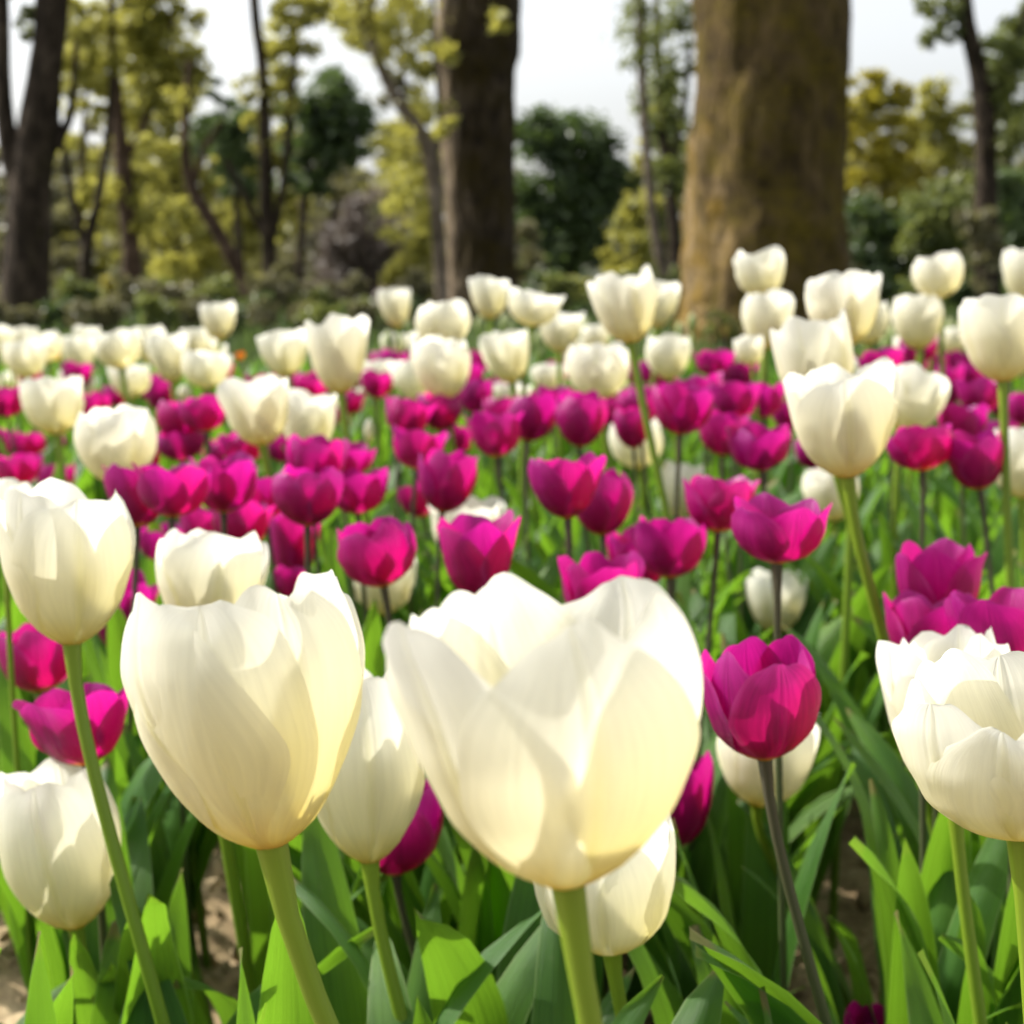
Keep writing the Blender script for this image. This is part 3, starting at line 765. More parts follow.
def leaf_grid(L, W, a0, bend, twist, fold, wav, g, n=16, m=7):
    """a strap-shaped tulip leaf growing from the origin, curving out over +x"""
    t = np.linspace(0, 1, n)
    al = a0 + bend * t ** 2.0
    d = L / (n - 1)
    cx = np.concatenate([[0], np.cumsum(np.sin(al[:-1]) * d)])
    cz = np.concatenate([[0], np.cumsum(np.cos(al[:-1]) * d)])
    p1, p2 = g.uniform(0, 6.28, 2)
    cy = 0.02 * L * np.sin(3 * t + p1) * t
    tt = np.clip(t / 0.42, 0, 1)
    w = 0.5 * W * (0.34 + 0.66 * tt * tt * (3 - 2 * tt)) * np.maximum(1 - t ** 2.6, 0) ** 0.72 + 0.0004
    v = np.linspace(-1, 1, m)
    tw = twist * t ** 1.3
    fo = fold * (1 - 0.72 * t)
    T = np.stack([np.sin(al), 0 * t, np.cos(al)], 1)
    S0 = np.tile([0.0, 1.0, 0.0], (n, 1))
    N0 = np.cross(T, S0)          # away from the stem on the underside
    N0 = -N0
    c, s_ = np.cos(tw)[:, None], np.sin(tw)[:, None]
    S = S0 * c + N0 * s_
    N = N0 * c - S0 * s_
    off = (v[None, :] * w[:, None])
    lift = (np.abs(v) ** 1.25)[None, :] * (w * np.sin(fo))[:, None]
    wave = (wav * W * np.sin(13 * t + p2)[:, None] * (v ** 2)[None, :] * (np.sign(v) * 0.6 + 0.4)[None, :]) * t[:, None]
    V = np.stack([cx, cy, cz], 1)[:, None, :] + (off * np.cos(fo)[:, None])[..., None] * S[:, None, :] + (lift + wave)[..., None] * N[:, None, :]
    uv = np.stack([np.broadcast_to((v * .5 + .5)[None, :], (n, m)), np.broadcast_to(t[:, None], (n, m))], -1)
    return V.reshape(-1, 3), grid_faces(n, m), uv.reshape(-1, 2)

LG = np.random.default_rng(21)
LEAF_DATA = []
for i in range(16):
    L = LG.uniform(0.24, 0.34)
    LEAF_DATA.append(leaf_grid(L, LG.uniform(0.028, 0.056), LG.uniform(0.03, 0.26), LG.uniform(0.1, 1.0) ** 1.2 * 1.25, LG.uniform(-0.8, 0.8), LG.uniform(0.4, 0.95), LG.uniform(0.05, 0.14), LG))
LEAF_MESH = []
for V, F, uv in LEAF_DATA:
    me = mesh_from("leaf", V, F, uv)
    me.materials.append(LEAF)
    LEAF_MESH.append(me)

# bare patches of soil between the near plants: no leaf hangs over these
def ground_at(px, py):
    q = ray(px, py); t = CAM_H / -q.z
    return CAMP + q * t
BARE = [(ground_at(px, py), r) for px, py, r in ((222, 890, 26), (236, 950, 24), (850, 885, 28), (870, 905, 22), (790, 965, 24), (722, 890, 18), (12, 960, 20), (640, 985, 14), (845, 850, 18))]
# and none hangs in front of the near blooms
BARE += [(pix(px, py, dd), r) for px, py, dd, r in ((50, 850, .76, 66), (600, 885, .66, 66), (757, 700, .64, 60), (380, 830, .82, 48), (360, 770, .70, 60), (760, 770, 1.0, 44), (75, 722, .80, 58), (30, 655, .98, 40), (210, 590, .85, 56), (945, 720, .68, 66), (675, 800, .98, 34), (935, 590, .85, 60), (775, 600, 1.5, 30), (684, 490, 1.85, 26), (487, 458, 2.1, 22), (405, 472, 2.0, 18), (826, 494, 1.7, 26), (510, 394, 2.4, 20), (636, 446, 1.9, 26), (384, 590, 1.4, 30), (466, 505, 1.3, 30), (868, 1022, .86, 30), (40, 890, .76, 60))]
def over_bare(P):
    """whether a point of a plant stands in the line of sight to a bare patch"""
    d = P - CAMP
    dep = d.dot(FW)
    if dep < 0.3: return False
    for G, r in BARE:
        e = G - CAMP
        f_ = e.dot(FW)
        if dep > f_ + 0.05: continue
        if abs(d.dot(RX) / dep - e.dot(RX) / f_) * FPX < r and abs(d.dot(UP) / dep - e.dot(UP) / f_) * FPX < r: return True
    return False
def leaf_blocks(k, root, az, s):
    V = LEAF_DATA[k][0].reshape(16, 7, 3)[2::2, 1::2].reshape(-1, 3) * s
    c, q = math.cos(az), math.sin(az)
    return any(over_bare(Vector((root[0] + x * c - y * q, root[1] + x * q + y * c, root[2] + z))) for x, y, z in V)

def add_leaf(parent, az, scale, which=None):
    k = rnd.randrange(16) if which is None else which
    for tr in range(14):
        if not leaf_blocks(k, parent.location, az, scale): break
        az += 0.9; k = (k + 5) % 16
    else:
        return None
    o = link("leaf", LEAF_MESH[k], None, parent)
    o.location = (0.006 * math.cos(az), 0.006 * math.sin(az), 0.0)
    o.rotation_euler = (0, 0, az)
    o.scale = (scale,) * 3
    return o

# shared blooms for the many flowers farther back: key (kind, profile, variant)
PROTO = {}
def proto(kind, prof, var, detail):
    key = (kind, prof, var, detail)
    if key not in PROTO:
        ns, nv = {0: (10, 7), 1: (15, 11)}[detail]
        ps = bloom_petals(1.0, prof, kind, 100 + var * 7 + len(prof), var * 0.7, ns, nv)
        mat = {'W': WHITE, 'M': MAGENTA, 'O': ORANGE, 'B': BUDMAT}[kind]
        if detail == 0:
            V = np.concatenate([p[0] for p in ps]); n = len(ps[0][0])
            F = np.concatenate([p[1] + n * i for i, p in enumerate(ps)]); U = np.concatenate([p[2] for p in ps])
            me = mesh_from("bloom", V, F, U); me.materials.append(mat)
            PROTO[key] = me
        else:
            L = []
            for V, F, U in ps:
                me = mesh_from("petal", V, F, U); me.materials.append(mat); L.append(me)
            PROTO[key] = L
    return PROTO[key]
pm = mesh_from("bloom", *pistil_mesh(1.0)); pm.materials.append(PISTIL)

WREAL = {'W': 0.062, 'M': 0.048, 'O': 0.05, 'B': 0.016}
NAME = {'W': ("white_tulip", "white tulip"), 'M': ("magenta_tulip", "magenta tulip"), 'O': ("orange_tulip", "orange tulip"), 'B': ("tulip_bud", "tulip bud")}
GROUP = {'W': "white tulips in the bed", 'M': "magenta tulips in the bed", 'O': "orange tulips in the bed", 'B': "unopened tulips behind the bed"}
N_BUILT = [0]

def tulip(kind, bx, by, tx, ty, w, prof='c', d=None, sl=None, ph=None, lab=None, lean=None, asp=None, leaves=None, ysh=None, group=None, sw=None, np_=0, spec=None, **_):
    i = N_BUILT[0]; N_BUILT[0] += 1
    r = random.Random(1000 + i * 13)
    if kind == 'M' and w < 72: w *= 1.12
    if d is None:
        d = WREAL[kind] * FPX / w
    B = np.array(pix(bx, by, d))
    W = w * d / FPX
    # apparent height -> real height, seen from slightly above
    dv = ray(bx, (by + ty) / 2)
    e = math.atan2(-dv.z, dv.y)
    ln = r.uniform(-.04, .16) if lean is None else lean
    e -= math.atan(ln)
    H = max((by - ty) - 0.55 * (w / 2) * math.sin(e), 0.5 * w) / max(math.cos(e), .5) * d / FPX
    ax = Vector(((tx - bx) / max(by - ty, 1) + (r.uniform(-.07, .07) if w < 60 else 0), ln, 1.0)).normalized()
    g0z = 0.0
    if sl is None: sl = r.uniform(-.06, .10)
    ds = max((pix(bx, by + 100, d) - pix(bx, by, d)).length, 1e-6)
    drop = B[2] - g0z
    rx = B[0] + sl * drop * 1.0
    ry = B[1] + (r.uniform(-.03, .03) if ysh is None else ysh)
    root = empty(NAME[kind][0], (rx, ry, g0z))
    tag(root, lab, NAME[kind][1], group or GROUP[kind])
    off = np.array((rx, ry, g0z))
    # stem
    top = B - off
    axv = np.array(ax)
    P0 = np.array((0, 0, -0.02)); P3 = top + axv * 0.02 * W
    P1 = np.array((top[0] * 0.15 + r.uniform(-.008, .008), top[1] * .15, top[2] * 0.45)); P2 = top - axv * top[2] * 0.18
    n = 14 if w > 60 else 8
    t = np.linspace(0, 1, n)[:, None]
    C = (1 - t) ** 3 * P0 + 3 * (1 - t) ** 2 * t * P1 + 3 * (1 - t) * t * t * P2 + t ** 3 * P3
    rad = (sw if sw else (0.048 if kind == 'W' else 0.036)) * W * (1 if kind != 'B' else 2.4)
    rr = rad * np.linspace(1.25, 1.0, n); rr[-1] *= 1.45; rr[-2] *= 1.06
    V, F, U = tube(C, rr, 10 if w > 60 else 6)
    link("stem", mesh_from("stem", V, F, U), STEM_M if kind == 'M' else STEM_W, root)
    # bloom
    yx = ax.cross(RX).normalized()
    M = Matrix((yx.cross(ax), yx, ax)).transposed().to_4x4()
    a = H / W if asp is None else asp
    HH = a * W
    M = Matrix.Translation(Vector(top)) @ M @ Matrix.Diagonal((W, W, HH, 1)) @ Matrix.Rotation(r.uniform(0, 6.28) if ph is None else ph, 4, 'Z')
    if w > 60:
        hero = w > 200
        b = link("bloom", pm, None, root)
        b.matrix_local = M
        ps = bloom_petals(1.0, prof, kind, 3000 + i, 0.0, 40 if hero else 22, 27 if hero else 15, np_, spec)
        for V, F, U in ps:
            link("petal", mesh_from("petal", V, F, U), {'W': WHITE, 'M': MAGENTA}[kind], b)
    elif w > 38:
        b = link("bloom", pm, None, root)
        b.matrix_local = M
        for me in proto(kind, prof, r.randrange(4), 1):
            link("petal", me, None, b)
    else:
        b = link("bloom", proto(kind, prof, r.randrange(4), 0), None, root)
        b.matrix_local = M
    # leaves
    nl = (5 if d < 1.3 else 4 if d < 1.8 else 3) if leaves is None else leaves
    a0 = r.uniform(0, 6.28)
    for k in range(nl):
        add_leaf(root, a0 + k * 2.2 + r.uniform(-.4, .4), r.uniform(0.82, 1.08) * min(1.0, drop / 0.36), r.randrange(16))
    return root

# key, kind, base x, base y, top x, top y, width (pixels), profile, options
T = []
def row(kind, bx, by, tx, ty, w, prof='c', **k):
    T.append(dict(kind=kind, bx=bx, by=by, tx=tx, ty=ty, w=w, prof=prof, **k))

# --- the big white ones in front
row('W', 568, 886, 532, 582, 326, 'g', sl=.16, lean=.10, spec=[(-62, 1.03, .92, .96, -.24), (-112, 1.09, .84, .94, -.26), (-176, .93, .74, 1.0, .08), (124, .88, .86, 1.0, -.15), (76, .90, .80, 1.05, -.10), (14, .98, .92, 1.0, -.14)], ref="the biggest white tulip", lab="biggest white tulip, wide open goblet in the middle front of the bed", sw=.037)
row('W', 272, 848, 236, 572, 250, 'h', sl=.30, lean=.10, spec=[(-74, 1.04, .86, .80, -.20), (-124, 1.0, .74, .78, -.06), (-170, 1.10, .72, .86, .10), (-25, .98, 1.05, 1.0, -.10), (15, 1.0, .80, 1.0, 0), (150, .95, .8, .95, 0), (100, .9, .9, 1.03, -.1), (55, .92, .85, 1.0, -.1)], ref="the second biggest white tulip", lab="second biggest white tulip, egg shaped with ruffled petals, beside the biggest one", sw=.046)
row('W', 72, 646, 68, 486, 142, 'g', sl=.20, lean=.10, ph=-1.05, ref="the tall white tulip at the left edge", lab="tall white goblet tulip at the left edge on a long bright stem", sw=.047)
row('W', 370, 864, 360, 664, 128, 'e', d=.72, sl=.18, ph=-1.3, lab="narrow white tulip tucked between the two biggest white tulips", sw=.052)
row('W', 206, 642, 214, 532, 116, 'g', sl=.1, lab="white tulip peeking out above the second biggest white tulip")
row('W', 76, 930, 50, 766, 126, 'e', sl=.30, ph=-1.5, ref="the low white tulip at the left edge", lab="low white tulip at the left edge, its head below two magenta tulips")
row('W', 612, 953, 598, 800, 146, 'c', sl=.16, lab="white tulip half hidden under the biggest white tulip")
row('W', 757, 806, 770, 700, 97, 'c', sl=.45, lab="white tulip behind the head of the large dark-stemmed magenta tulip")
row('W', 1022, 838, 1004, 656, 236, 'c', d=.45, sl=.05, lean=.06, spec=[(-82, 1.05, .78, .64, -.10), (-150, 1.0, .74, .80, .02), (-122, .94, .58, .84, -.05), (-36, .99, .82, .78, -.05), (-60, .86, .7, .9, -.05), (-8, 1.0, .85, .9, 0), (174, .97, .80, .93, .04), (130, .90, .85, .98, -.05), (84, .90, .80, 1.05, -.1), (40, .95, .9, 1.0, -.05)], ref="the wide white tulip at the right edge", lab="wide ruffled white tulip cut off by the right edge", leaves=2)
row('W', 955, 806, 942, 632, 134, 'g', d=.70, sl=.12, np_=5, lab="white tulip with crowded upright petals behind the wide one at the right edge")
row('W', 848, 479, 836, 366, 113, 'g', sl=.24, ph=-1.57, ref="the tall yellow-lit white tulip", lab="tall yellow-lit white tulip overlapping another white tulip above the magenta heads", sw=.047)
row('W', 824, 420, 806, 320, 85, 'g', sl=.25, d=1.1, lab="white tulip directly behind and above the tall yellow-lit one")
row('W', 848, 347, 838, 274, 80, 'g', ref="the white tulip highest beside the wide trunk", lab="broad white tulip whose petals rise highest in the cluster by the wide trunk")
row('W', 868, 345, 870, 304, 42, 'e', lab="small white tulip leaning out behind the broad one by the wide trunk")
row('W', 765, 350, 770, 294, 56, 'g', lab="white tulip in front of the wide trunk, just below the blurred one")
row('W', 752, 366, 747, 335, 31, 'c', d=1.7, lab="tiny white tulip low in front of the wide trunk")
row('W', 762, 298, 760, 250, 52, 'c', ref="the blurred white tulip before the wide trunk", lab="blurred white tulip standing alone before the wide mossy trunk", lean=0)
row('W', 940, 299, 937, 254, 52, 'c', ref="the blurred white tulip below the twisted trunk", lab="blurred tall white tulip below the twisted trunk", lean=0)
row('W', 920, 350, 916, 296, 52, 'e', lab="white tulip just below the blurred one near the twisted trunk")
row('W', 1003, 383, 1000, 298, 88, 'g', sl=.05, ref="the large white tulip near the upper right edge", lab="large white tulip on a pale stem near the upper right edge")
row('W', 1026, 304, 1022, 248, 44, 'e', lab="white tulip cut by the right edge, highest there")
row('W', 903, 432, 918, 369, 66, 'c', lab="white tulip half hidden behind the tall yellow-lit one, above two magenta heads")
row('W', 862, 392, 860, 357, 26, 'e', lab="white petal tips showing between the tall yellow-lit tulip and those behind")
row('W', 1022, 498, 1016, 426, 68, 'e', lab="rounded white tulip cut by the right edge beside a magenta one")
row('W', 776, 634, 776, 570, 64, 'g', lab="low white tulip crossed by the dark stem of the wide-open magenta tulip")
row('W', 834, 522, 826, 467, 57, 'e', lab="white tulip directly beneath the tall yellow-lit one")
row('W', 678, 519, 684, 464, 52, 'e', lab="low white tulip beside the crinkled open magenta tulip, right of the middle")
row('W', 640, 469, 636, 418, 56, 'c', d=1.95, lab="white tulip hidden behind a small round magenta tulip right of the middle")
row('W', 632, 344, 622, 274, 73, 'g', sl=.17, ref="the tall white tulip left of the wide trunk", lab="tall white tulip on a long stem left of the wide trunk")
row('W', 657, 329, 662, 281, 42, 'g', lab="white tulip half behind the tall one left of the wide trunk")
row('W', 601, 400, 596, 341, 63, 'c', sl=.08, ref="the white tulip below the tall one left of the wide trunk", lab="rounded white tulip just below the tall one left of the wide trunk")
row('W', 671, 380, 668, 334, 46, 'e', lab="white tulip above the magenta cluster at the foot of the wide trunk")
row('W', 560, 352, 560, 311, 46, 'v', lab="white tulip with a slanting rim under the dark rounded tree")
row('W', 530, 326, 534, 290, 54, 'o', lab="wide blurred white tulip right of the stout trunk")
row('W', 490, 319, 487, 279, 43, 'v', ref="the blurred white tulip under the stout trunk", lab="blurred white tulip standing up against the stout dark trunk")
row('W', 398, 328, 396, 288, 35, 'g', lab="small blurred white tulip in front of the reddish grey bush")
row('W', 441, 352, 441, 303, 57, 'e', lab="crinkled white tulip directly above another, left of the stout trunk")
row('W', 446, 400, 440, 336, 60, 'e', sl=.12, ref="the white tulip pair left of the stout trunk", lab="nearer white tulip of the overlapping trio below the stout trunk")
row('W', 425, 402, 412, 356, 48, 'e', lab="white tulip leaning out left behind the nearer one of the trio below the stout trunk")
row('W', 512, 382, 503, 329, 54, 'v', sl=.13, ref="the small white tulip on the long thin stem", lab="small white tulip on a long thin straight stem in the middle of the bed")
row('W', 550, 391, 549, 363, 35, 'c', lab="pale greenish white tulip sunk among the magenta heads in the middle")
row('W', 341, 393, 336, 318, 66, 'v', sl=.18, ref="the tall white tulip with the tilted rim", lab="tall white tulip with a tilted rim on a long curved stem, left of the middle")
row('W', 288, 378, 282, 329, 52, 'g', lab="white tulip half behind the tall one with the tilted rim")
row('W', 263, 445, 254, 377, 74, 'v', sl=.14, ref="the white tulip with one high petal", lab="white tulip with one high petal on a slim stem, left half of the bed")
row('W', 310, 456, 308, 391, 63, 'v', sl=.13, lab="white tulip overlapping the one with the high petal, just right of it")
row('W', 377, 396, 377, 361, 39, 'c', lab="white tulip between the tilted-rim tulip and the trio by the stout trunk")
row('W', 350, 428, 349, 386, 32, 'c', lab="white tulip behind the curved stem of the tilted-rim tulip")
row('W', 220, 341, 217, 304, 38, 'g', ref="the lone white tulip left of the leaning tree", lab="lone blurred white tulip standing high below the leaning tree")
row('W', 122, 486, 116, 406, 82, 'e', sl=.16, ref="the round sharp white tulip in the left part", lab="round sharp white tulip above magenta heads in the left part of the bed")
row('W', 58, 435, 52, 379, 62, 'c', sl=.10, ref="the white tulip in the upper left", lab="rounded white tulip in the upper left, in front of the crowded back row")
row('W', 77, 402, 78, 370, 36, 'c', lab="white tulip showing over the right shoulder of the rounded upper left one")
row('W', 27, 379, 28, 340, 42, 'c', lab="white tulip of the crowded back row in front of the forked trunk's base")
row('W', 48, 363, 44, 332, 38, 'c', lab="white tulip at the top of the crowded back row beside the forked trunk")
row('W', 80, 373, 77, 337, 33, 'c', lab="white tulip of the back row under the narrow forked tree")
row('W', 122, 369, 118, 331, 48, 'c', ref="the widest white tulip of the back row", lab="widest white tulip of the crowded back row, under the reddish trunk")
row('W', 150, 363, 150, 326, 34, 'c', lab="white tulip just right of the widest one in the back row")
row('W', 173, 383, 168, 334, 44, 'g', lab="goblet shaped white tulip at the right end of the crowded back row")
row('W', 133, 398, 131, 364, 42, 'c', lab="white tulip just below the widest one of the back row")
row('W', 206, 389, 210, 350, 50, 'c', lab="broad white tulip below the lone high one near the leaning tree")
row('W', 205, 361, 204, 338, 34, 'c', lab="white tulip tucked right behind the broad one near the leaning tree")
row('W', 8, 393, 4, 372, 28, 'c', lab="small white tulip touching the left edge in the back row")
row('W', 16, 441, 14, 417, 26, 'c', lab="ragged small white tulip among magenta heads at the left edge")
row('W', 487, 484, 486, 434, 34, 'b', lab="closed pointed white tulip low in the middle, left of a long thin stem")
row('W', 405, 491, 408, 456, 34, 'c', lab="low white tulip between magenta heads left of the middle")
row('W', 468, 562, 466, 497, 72, 'o', lab="white petals showing over the rim of the straight-sided magenta tulip")
row('W', 384, 614, 384, 545, 68, 'c', lab="white tulip behind the magenta tulip left of the straight-sided one")
row('W', 508, 407, 510, 381, 40, 'o', lab="ragged white tulip behind the long thin stem in the middle")
row('W', 369, 443, 368, 419, 10, 'b', lab="slim white bud among the leaves left of the middle", d=2.2)
row('W', 278, 541, 278, 504, 28, 'b', d=1.8, lab="narrow white bud behind the magenta tulip left of the middle")
row('W', 6, 546, 6, 480, 60, 'c', lab="white tulip behind the tall one at the left edge", d=.95)
row('W', 184, 402, 184, 384, 15, 'b', d=2.4, lab="tiny white bud under the right end of the back row")
# --- magenta
row('M', 480, 597, 474, 512, 86, 'v', ph=-2.44, lean=.05, ref="the straight-sided magenta tulip", lab="straight-sided magenta tulip with flaring tips, just above the biggest white tulip")
row('M', 384, 587, 371, 517, 80, 'c', sl=.04, lab="dark-stemmed magenta tulip in front of a white one, left of the straight-sided magenta tulip")
row('M', 568, 519, 563, 453, 68, 'g', ref="the pointed magenta tulip in the middle", lab="magenta tulip with a tall pointed right tip in the middle of the bed")
row('M', 603, 536, 600, 471, 58, 'e', lab="rounded magenta tulip half behind the pointed one in the middle")
row('M', 778, 563, 778, 496, 95, 'o', sl=.05, ph=-2.44, lean=.02, ref="the wide-open magenta tulip", lab="wide-open shallow magenta tulip on a dark stem, right of the middle")
row('M', 718, 532, 721, 476, 72, 'o', lab="crinkled open magenta tulip just left of the wide-open one")
row('M', 670, 578, 671, 516, 64, 'o', lab="bright magenta tulip with a yellow base above the rim of the biggest white tulip")
row('M', 604, 632, 600, 553, 80, 'o', ref="the ragged magenta tulip behind the biggest white one", lab="ragged many-tipped magenta tulip rising behind the biggest white tulip")
row('M', 640, 590, 636, 527, 56, 'o', lab="magenta tulip squeezed between the ragged one and the bright yellow-based one")
row('M', 765, 760, 757, 638, 117, 'c', sl=.22, ph=-1.35, lean=.03, ref="the large dark-stemmed magenta tulip", lab="large glowing magenta tulip on a thick dark stem, right of the biggest white tulip", sw=.045)
row('M', 672, 849, 678, 744, 64, 'c', d=1.0, lab="magenta tulip mostly hidden behind the right flank of the biggest white tulip")
row('M', 396, 875, 390, 780, 102, 'c', d=.86, sl=.25, lab="magenta tulip low behind the narrow white tulip, on a dark stem")
row('M', 86, 764, 72, 682, 112, 'v', d=.82, ph=-1.9, lean=.12, ref="the spread magenta tulip on the left", lab="spread magenta tulip behind the long bright stem at the left")
row('M', 45, 692, 30, 622, 78, 'c', ref="the magenta tulip under the tall white one at the left", lab="magenta tulip right under the tall white tulip at the left edge")
row('M', 116, 652, 132, 570, 56, 'g', d=1.2, lab="magenta tulip with a long pointed tip behind the tall white tulip at the left edge")
row('M', 293, 578, 295, 510, 52, 'v', ref="the glowing magenta tulip above the second biggest white one", lab="glowing magenta tulip with a pointed right tip, above the second biggest white tulip")
row('M', 292, 600, 290, 566, 32, 'o', lab="curled magenta tips just over the rim of the second biggest white tulip", d=1.3)
row('M', 240, 548, 240, 500, 56, 'o', lab="magenta tulip in the cluster above the half hidden white tulip, its right member")
row('M', 205, 552, 206, 506, 48, 'o', lab="magenta tulip in the cluster above the half hidden white tulip, its left member")
row('M', 266, 520, 258, 475, 54, 'o', lab="open magenta tulip crossed by the slim stem of the white tulip with one high petal")
row('M', 172, 517, 175, 462, 66, 'o', ref="the broad magenta tulip beside the round sharp white one", lab="broad magenta tulip just below right of the round sharp white tulip")
row('M', 165, 562, 165, 522, 46, 'o', lab="magenta tulip partly hidden left of the white tulip above the second biggest one")
row('M', 184, 461, 180, 428, 44, 'c', lab="upright magenta tulip right beside the round sharp white tulip")
row('M', 207, 432, 204, 394, 45, 'c', lab="magenta tulip directly left of the white tulip with one high petal")
row('M', 358, 514, 356, 467, 56, 'o', lab="magenta tulip crossed by the curved stem of the tilted-rim white tulip")
row('M', 345, 476, 346, 442, 48, 'o', lab="magenta tulip just above the one crossed by the curved stem")
row('M', 248, 464, 240, 428, 42, 'c', lab="magenta tulip under the left side of the white tulip with one high petal")
row('M', 285, 463, 281, 432, 34, 'c', lab="magenta tulip between the stems of the two overlapping white tulips at left")
row('M', 416, 470, 420, 429, 48, 'o', lab="magenta tulip with spread tips under the white trio by the stout trunk")
row('M', 442, 513, 452, 450, 54, 'c', ref="the sharp magenta tulip left of the long thin stem", lab="sharp upright magenta tulip left of the long thin stem in the middle")
row('M', 424, 517, 414, 480, 42, 'v', lab="small magenta tulip half behind the sharp upright one in the middle")
row('M', 580, 448, 578, 391, 47, 'e', ref="the glowing magenta tulip under the rounded white one", lab="glowing magenta tulip under the rounded white tulip left of the wide trunk")
row('M', 528, 442, 534, 394, 46, 'c', lab="magenta tulip touching the long thin stem on its right side")
row('M', 500, 426, 499, 397, 32, 'c', lab="magenta tulip touching the long thin stem on its left side")
row('M', 474, 414, 475, 379, 31, 'c', lab="small bright magenta tulip right of the white trio's stems")
row('M', 402, 437, 410, 398, 42, 'o', lab="magenta tulip under the outer left white tulip of the trio")
row('M', 680, 435, 683, 382, 55, 'c', ref="the round magenta tulip below the wide trunk", lab="round bright magenta tulip below the left edge of the wide trunk")
row('M', 634, 449, 629, 407, 34, 'e', d=1.65, lab="small round magenta tulip in front of a white one, right of the middle")
row('M', 702, 410, 698, 374, 40, 'o', lab="magenta tulip just behind the round one below the wide trunk")
row('M', 715, 377, 716, 349, 36, 'o', lab="upper magenta tulip at the very foot of the wide trunk")
row('M', 737, 387, 735, 361, 36, 'o', lab="magenta tulip right of the upper one at the foot of the wide trunk")
row('M', 736, 420, 735, 381, 44, 'o', lab="crumpled magenta tulip in the middle of the cluster below the wide trunk")
row('M', 764, 418, 764, 381, 40, 'o', lab="magenta tulip at the right end of the cluster below the wide trunk")
row('M', 722, 456, 722, 410, 46, 'c', lab="magenta tulip half behind a broad one, above the wide-open magenta tulip's left tip")
row('M', 762, 471, 757, 423, 56, 'c', ref="the broad magenta tulip above the wide-open one", lab="broad magenta tulip straight above the wide-open one")
row('M', 637, 386, 637, 360, 24, 'c', lab="tiny magenta tulip left of the stem of the tall white tulip by the wide trunk")
row('M', 652, 384, 652, 360, 26, 'c', lab="tiny magenta tulip right of the stem of the tall white tulip by the wide trunk")
row('M', 922, 471, 917, 424, 60, 'c', ref="the magenta pair right of the yellow-lit white tulip", lab="magenta tulip right of the tall yellow-lit white tulip, left of a similar one")
row('M', 980, 489, 968, 429, 60, 'v', lab="magenta tulip beside the rounded white tulip at the right edge")
row('M', 980, 413, 978, 378, 42, 'o', lab="magenta tulip under the large white tulip near the upper right edge")
row('M', 950, 406, 951, 366, 27, 'v', lab="narrow magenta tulip behind the half hidden white tulip on the right")
row('M', 884, 379, 880, 348, 42, 'o', lab="magenta tulip behind the tips of the tall yellow-lit white tulip")
row('M', 912, 382, 908, 356, 32, 'o', lab="magenta tulip just above the half hidden white tulip on the right")
row('M', 918, 364, 918, 334, 34, 'c', lab="magenta tulip behind the stem of the white tulip below the blurred one")
row('M', 1026, 426, 1024, 391, 34, 'c', lab="magenta tulip cut by the right edge above the rounded white one")
row('M', 940, 628, 936, 540, 86, 'o', ref="the star-shaped magenta tulip on the right", lab="star-shaped open magenta tulip, upper one of the trio at the right")
row('M', 926, 668, 932, 592, 92, 'o', d=.86, lab="magenta tulip at the lower left of the trio above the crowded white petals")
row('M', 1012, 690, 1005, 590, 108, 'o', d=.80, lab="wide purple-magenta tulip at the right edge above the wide white one")
row('M', 868, 1062, 868, 1008, 48, 'c', d=.9, lab="magenta tulip tip poking in at the bottom edge")
row('M', 20, 486, 20, 452, 42, 'c', lab="magenta tulip just above the tall white tulip at the left edge")
row('M', 29, 458, 28, 431, 32, 'c', lab="magenta tulip below left of the rounded white tulip in the upper left")
row('M', 4, 458, 4, 428, 28, 'c', lab="magenta tulip touching the left edge, upper of two")
row('M', 55, 462, 54, 434, 24, 'c', lab="magenta tulip just left of the stem of the rounded upper left white tulip")
row('M', 69, 458, 69, 434, 20, 'c', lab="magenta tulip just right of the stem of the rounded upper left white tulip")
row('M', 57, 500, 55, 463, 34, 'c', lab="magenta tulip with leaves beneath it, left of the round sharp white tulip's base")
row('M', 80, 492, 79, 462, 24, 'c', lab="small magenta tulip against the lower left of the round sharp white tulip")
row('M', 8, 418, 6, 386, 36, 'c', lab="magenta tulip at the left edge under the back row of white tulips")
row('M', 96, 420, 96, 392, 30, 'c', lab="magenta tulip between the rounded upper left white tulip and the round sharp one")
row('M', 118, 407, 116, 384, 26, 'c', lab="magenta tulip directly over the rim of the round sharp white tulip")
row('M', 162, 412, 160, 376, 28, 'c', lab="magenta tulip under the goblet shaped white tulip of the back row")
row('M', 262, 396, 262, 374, 28, 'o', lab="magenta tulip above the high petal of the white tulip at left", d=2.3)
row('M', 308, 400, 310, 378, 28, 'o', lab="magenta tulip between the tilted-rim white tulip and the one with the high petal", d=2.3)
row('M', 380, 372, 380, 354, 22, 'o', lab="tiny pink tulip behind the white one between tilted rim and trio")
row('M', 399, 372, 399, 354, 20, 'o', lab="tiny pink tulip above the outer left white tulip of the trio")
row('M', 553, 410, 553, 386, 34, 'o', lab="magenta tulip under the pale greenish white tulip in the middle")
row('M', 480, 372, 482, 350, 22, 'o', lab="tiny magenta tulip left of the small white tulip on the long thin stem")
row('M', 606, 428, 607, 398, 34, 'c', lab="magenta tulip right behind the glowing one under the rounded white tulip")
row('M', 660, 410, 660, 386, 30, 'o', lab="magenta tulip tucked left behind the round one below the wide trunk")
row('M', 790, 430, 786, 396, 34, 'o', lab="magenta tulip at the left flank of the tall yellow-lit white tulip")
row('M', 148, 470, 146, 440, 34, 'c', d=2.1, lab="magenta tulip close behind the right flank of the round sharp white tulip")
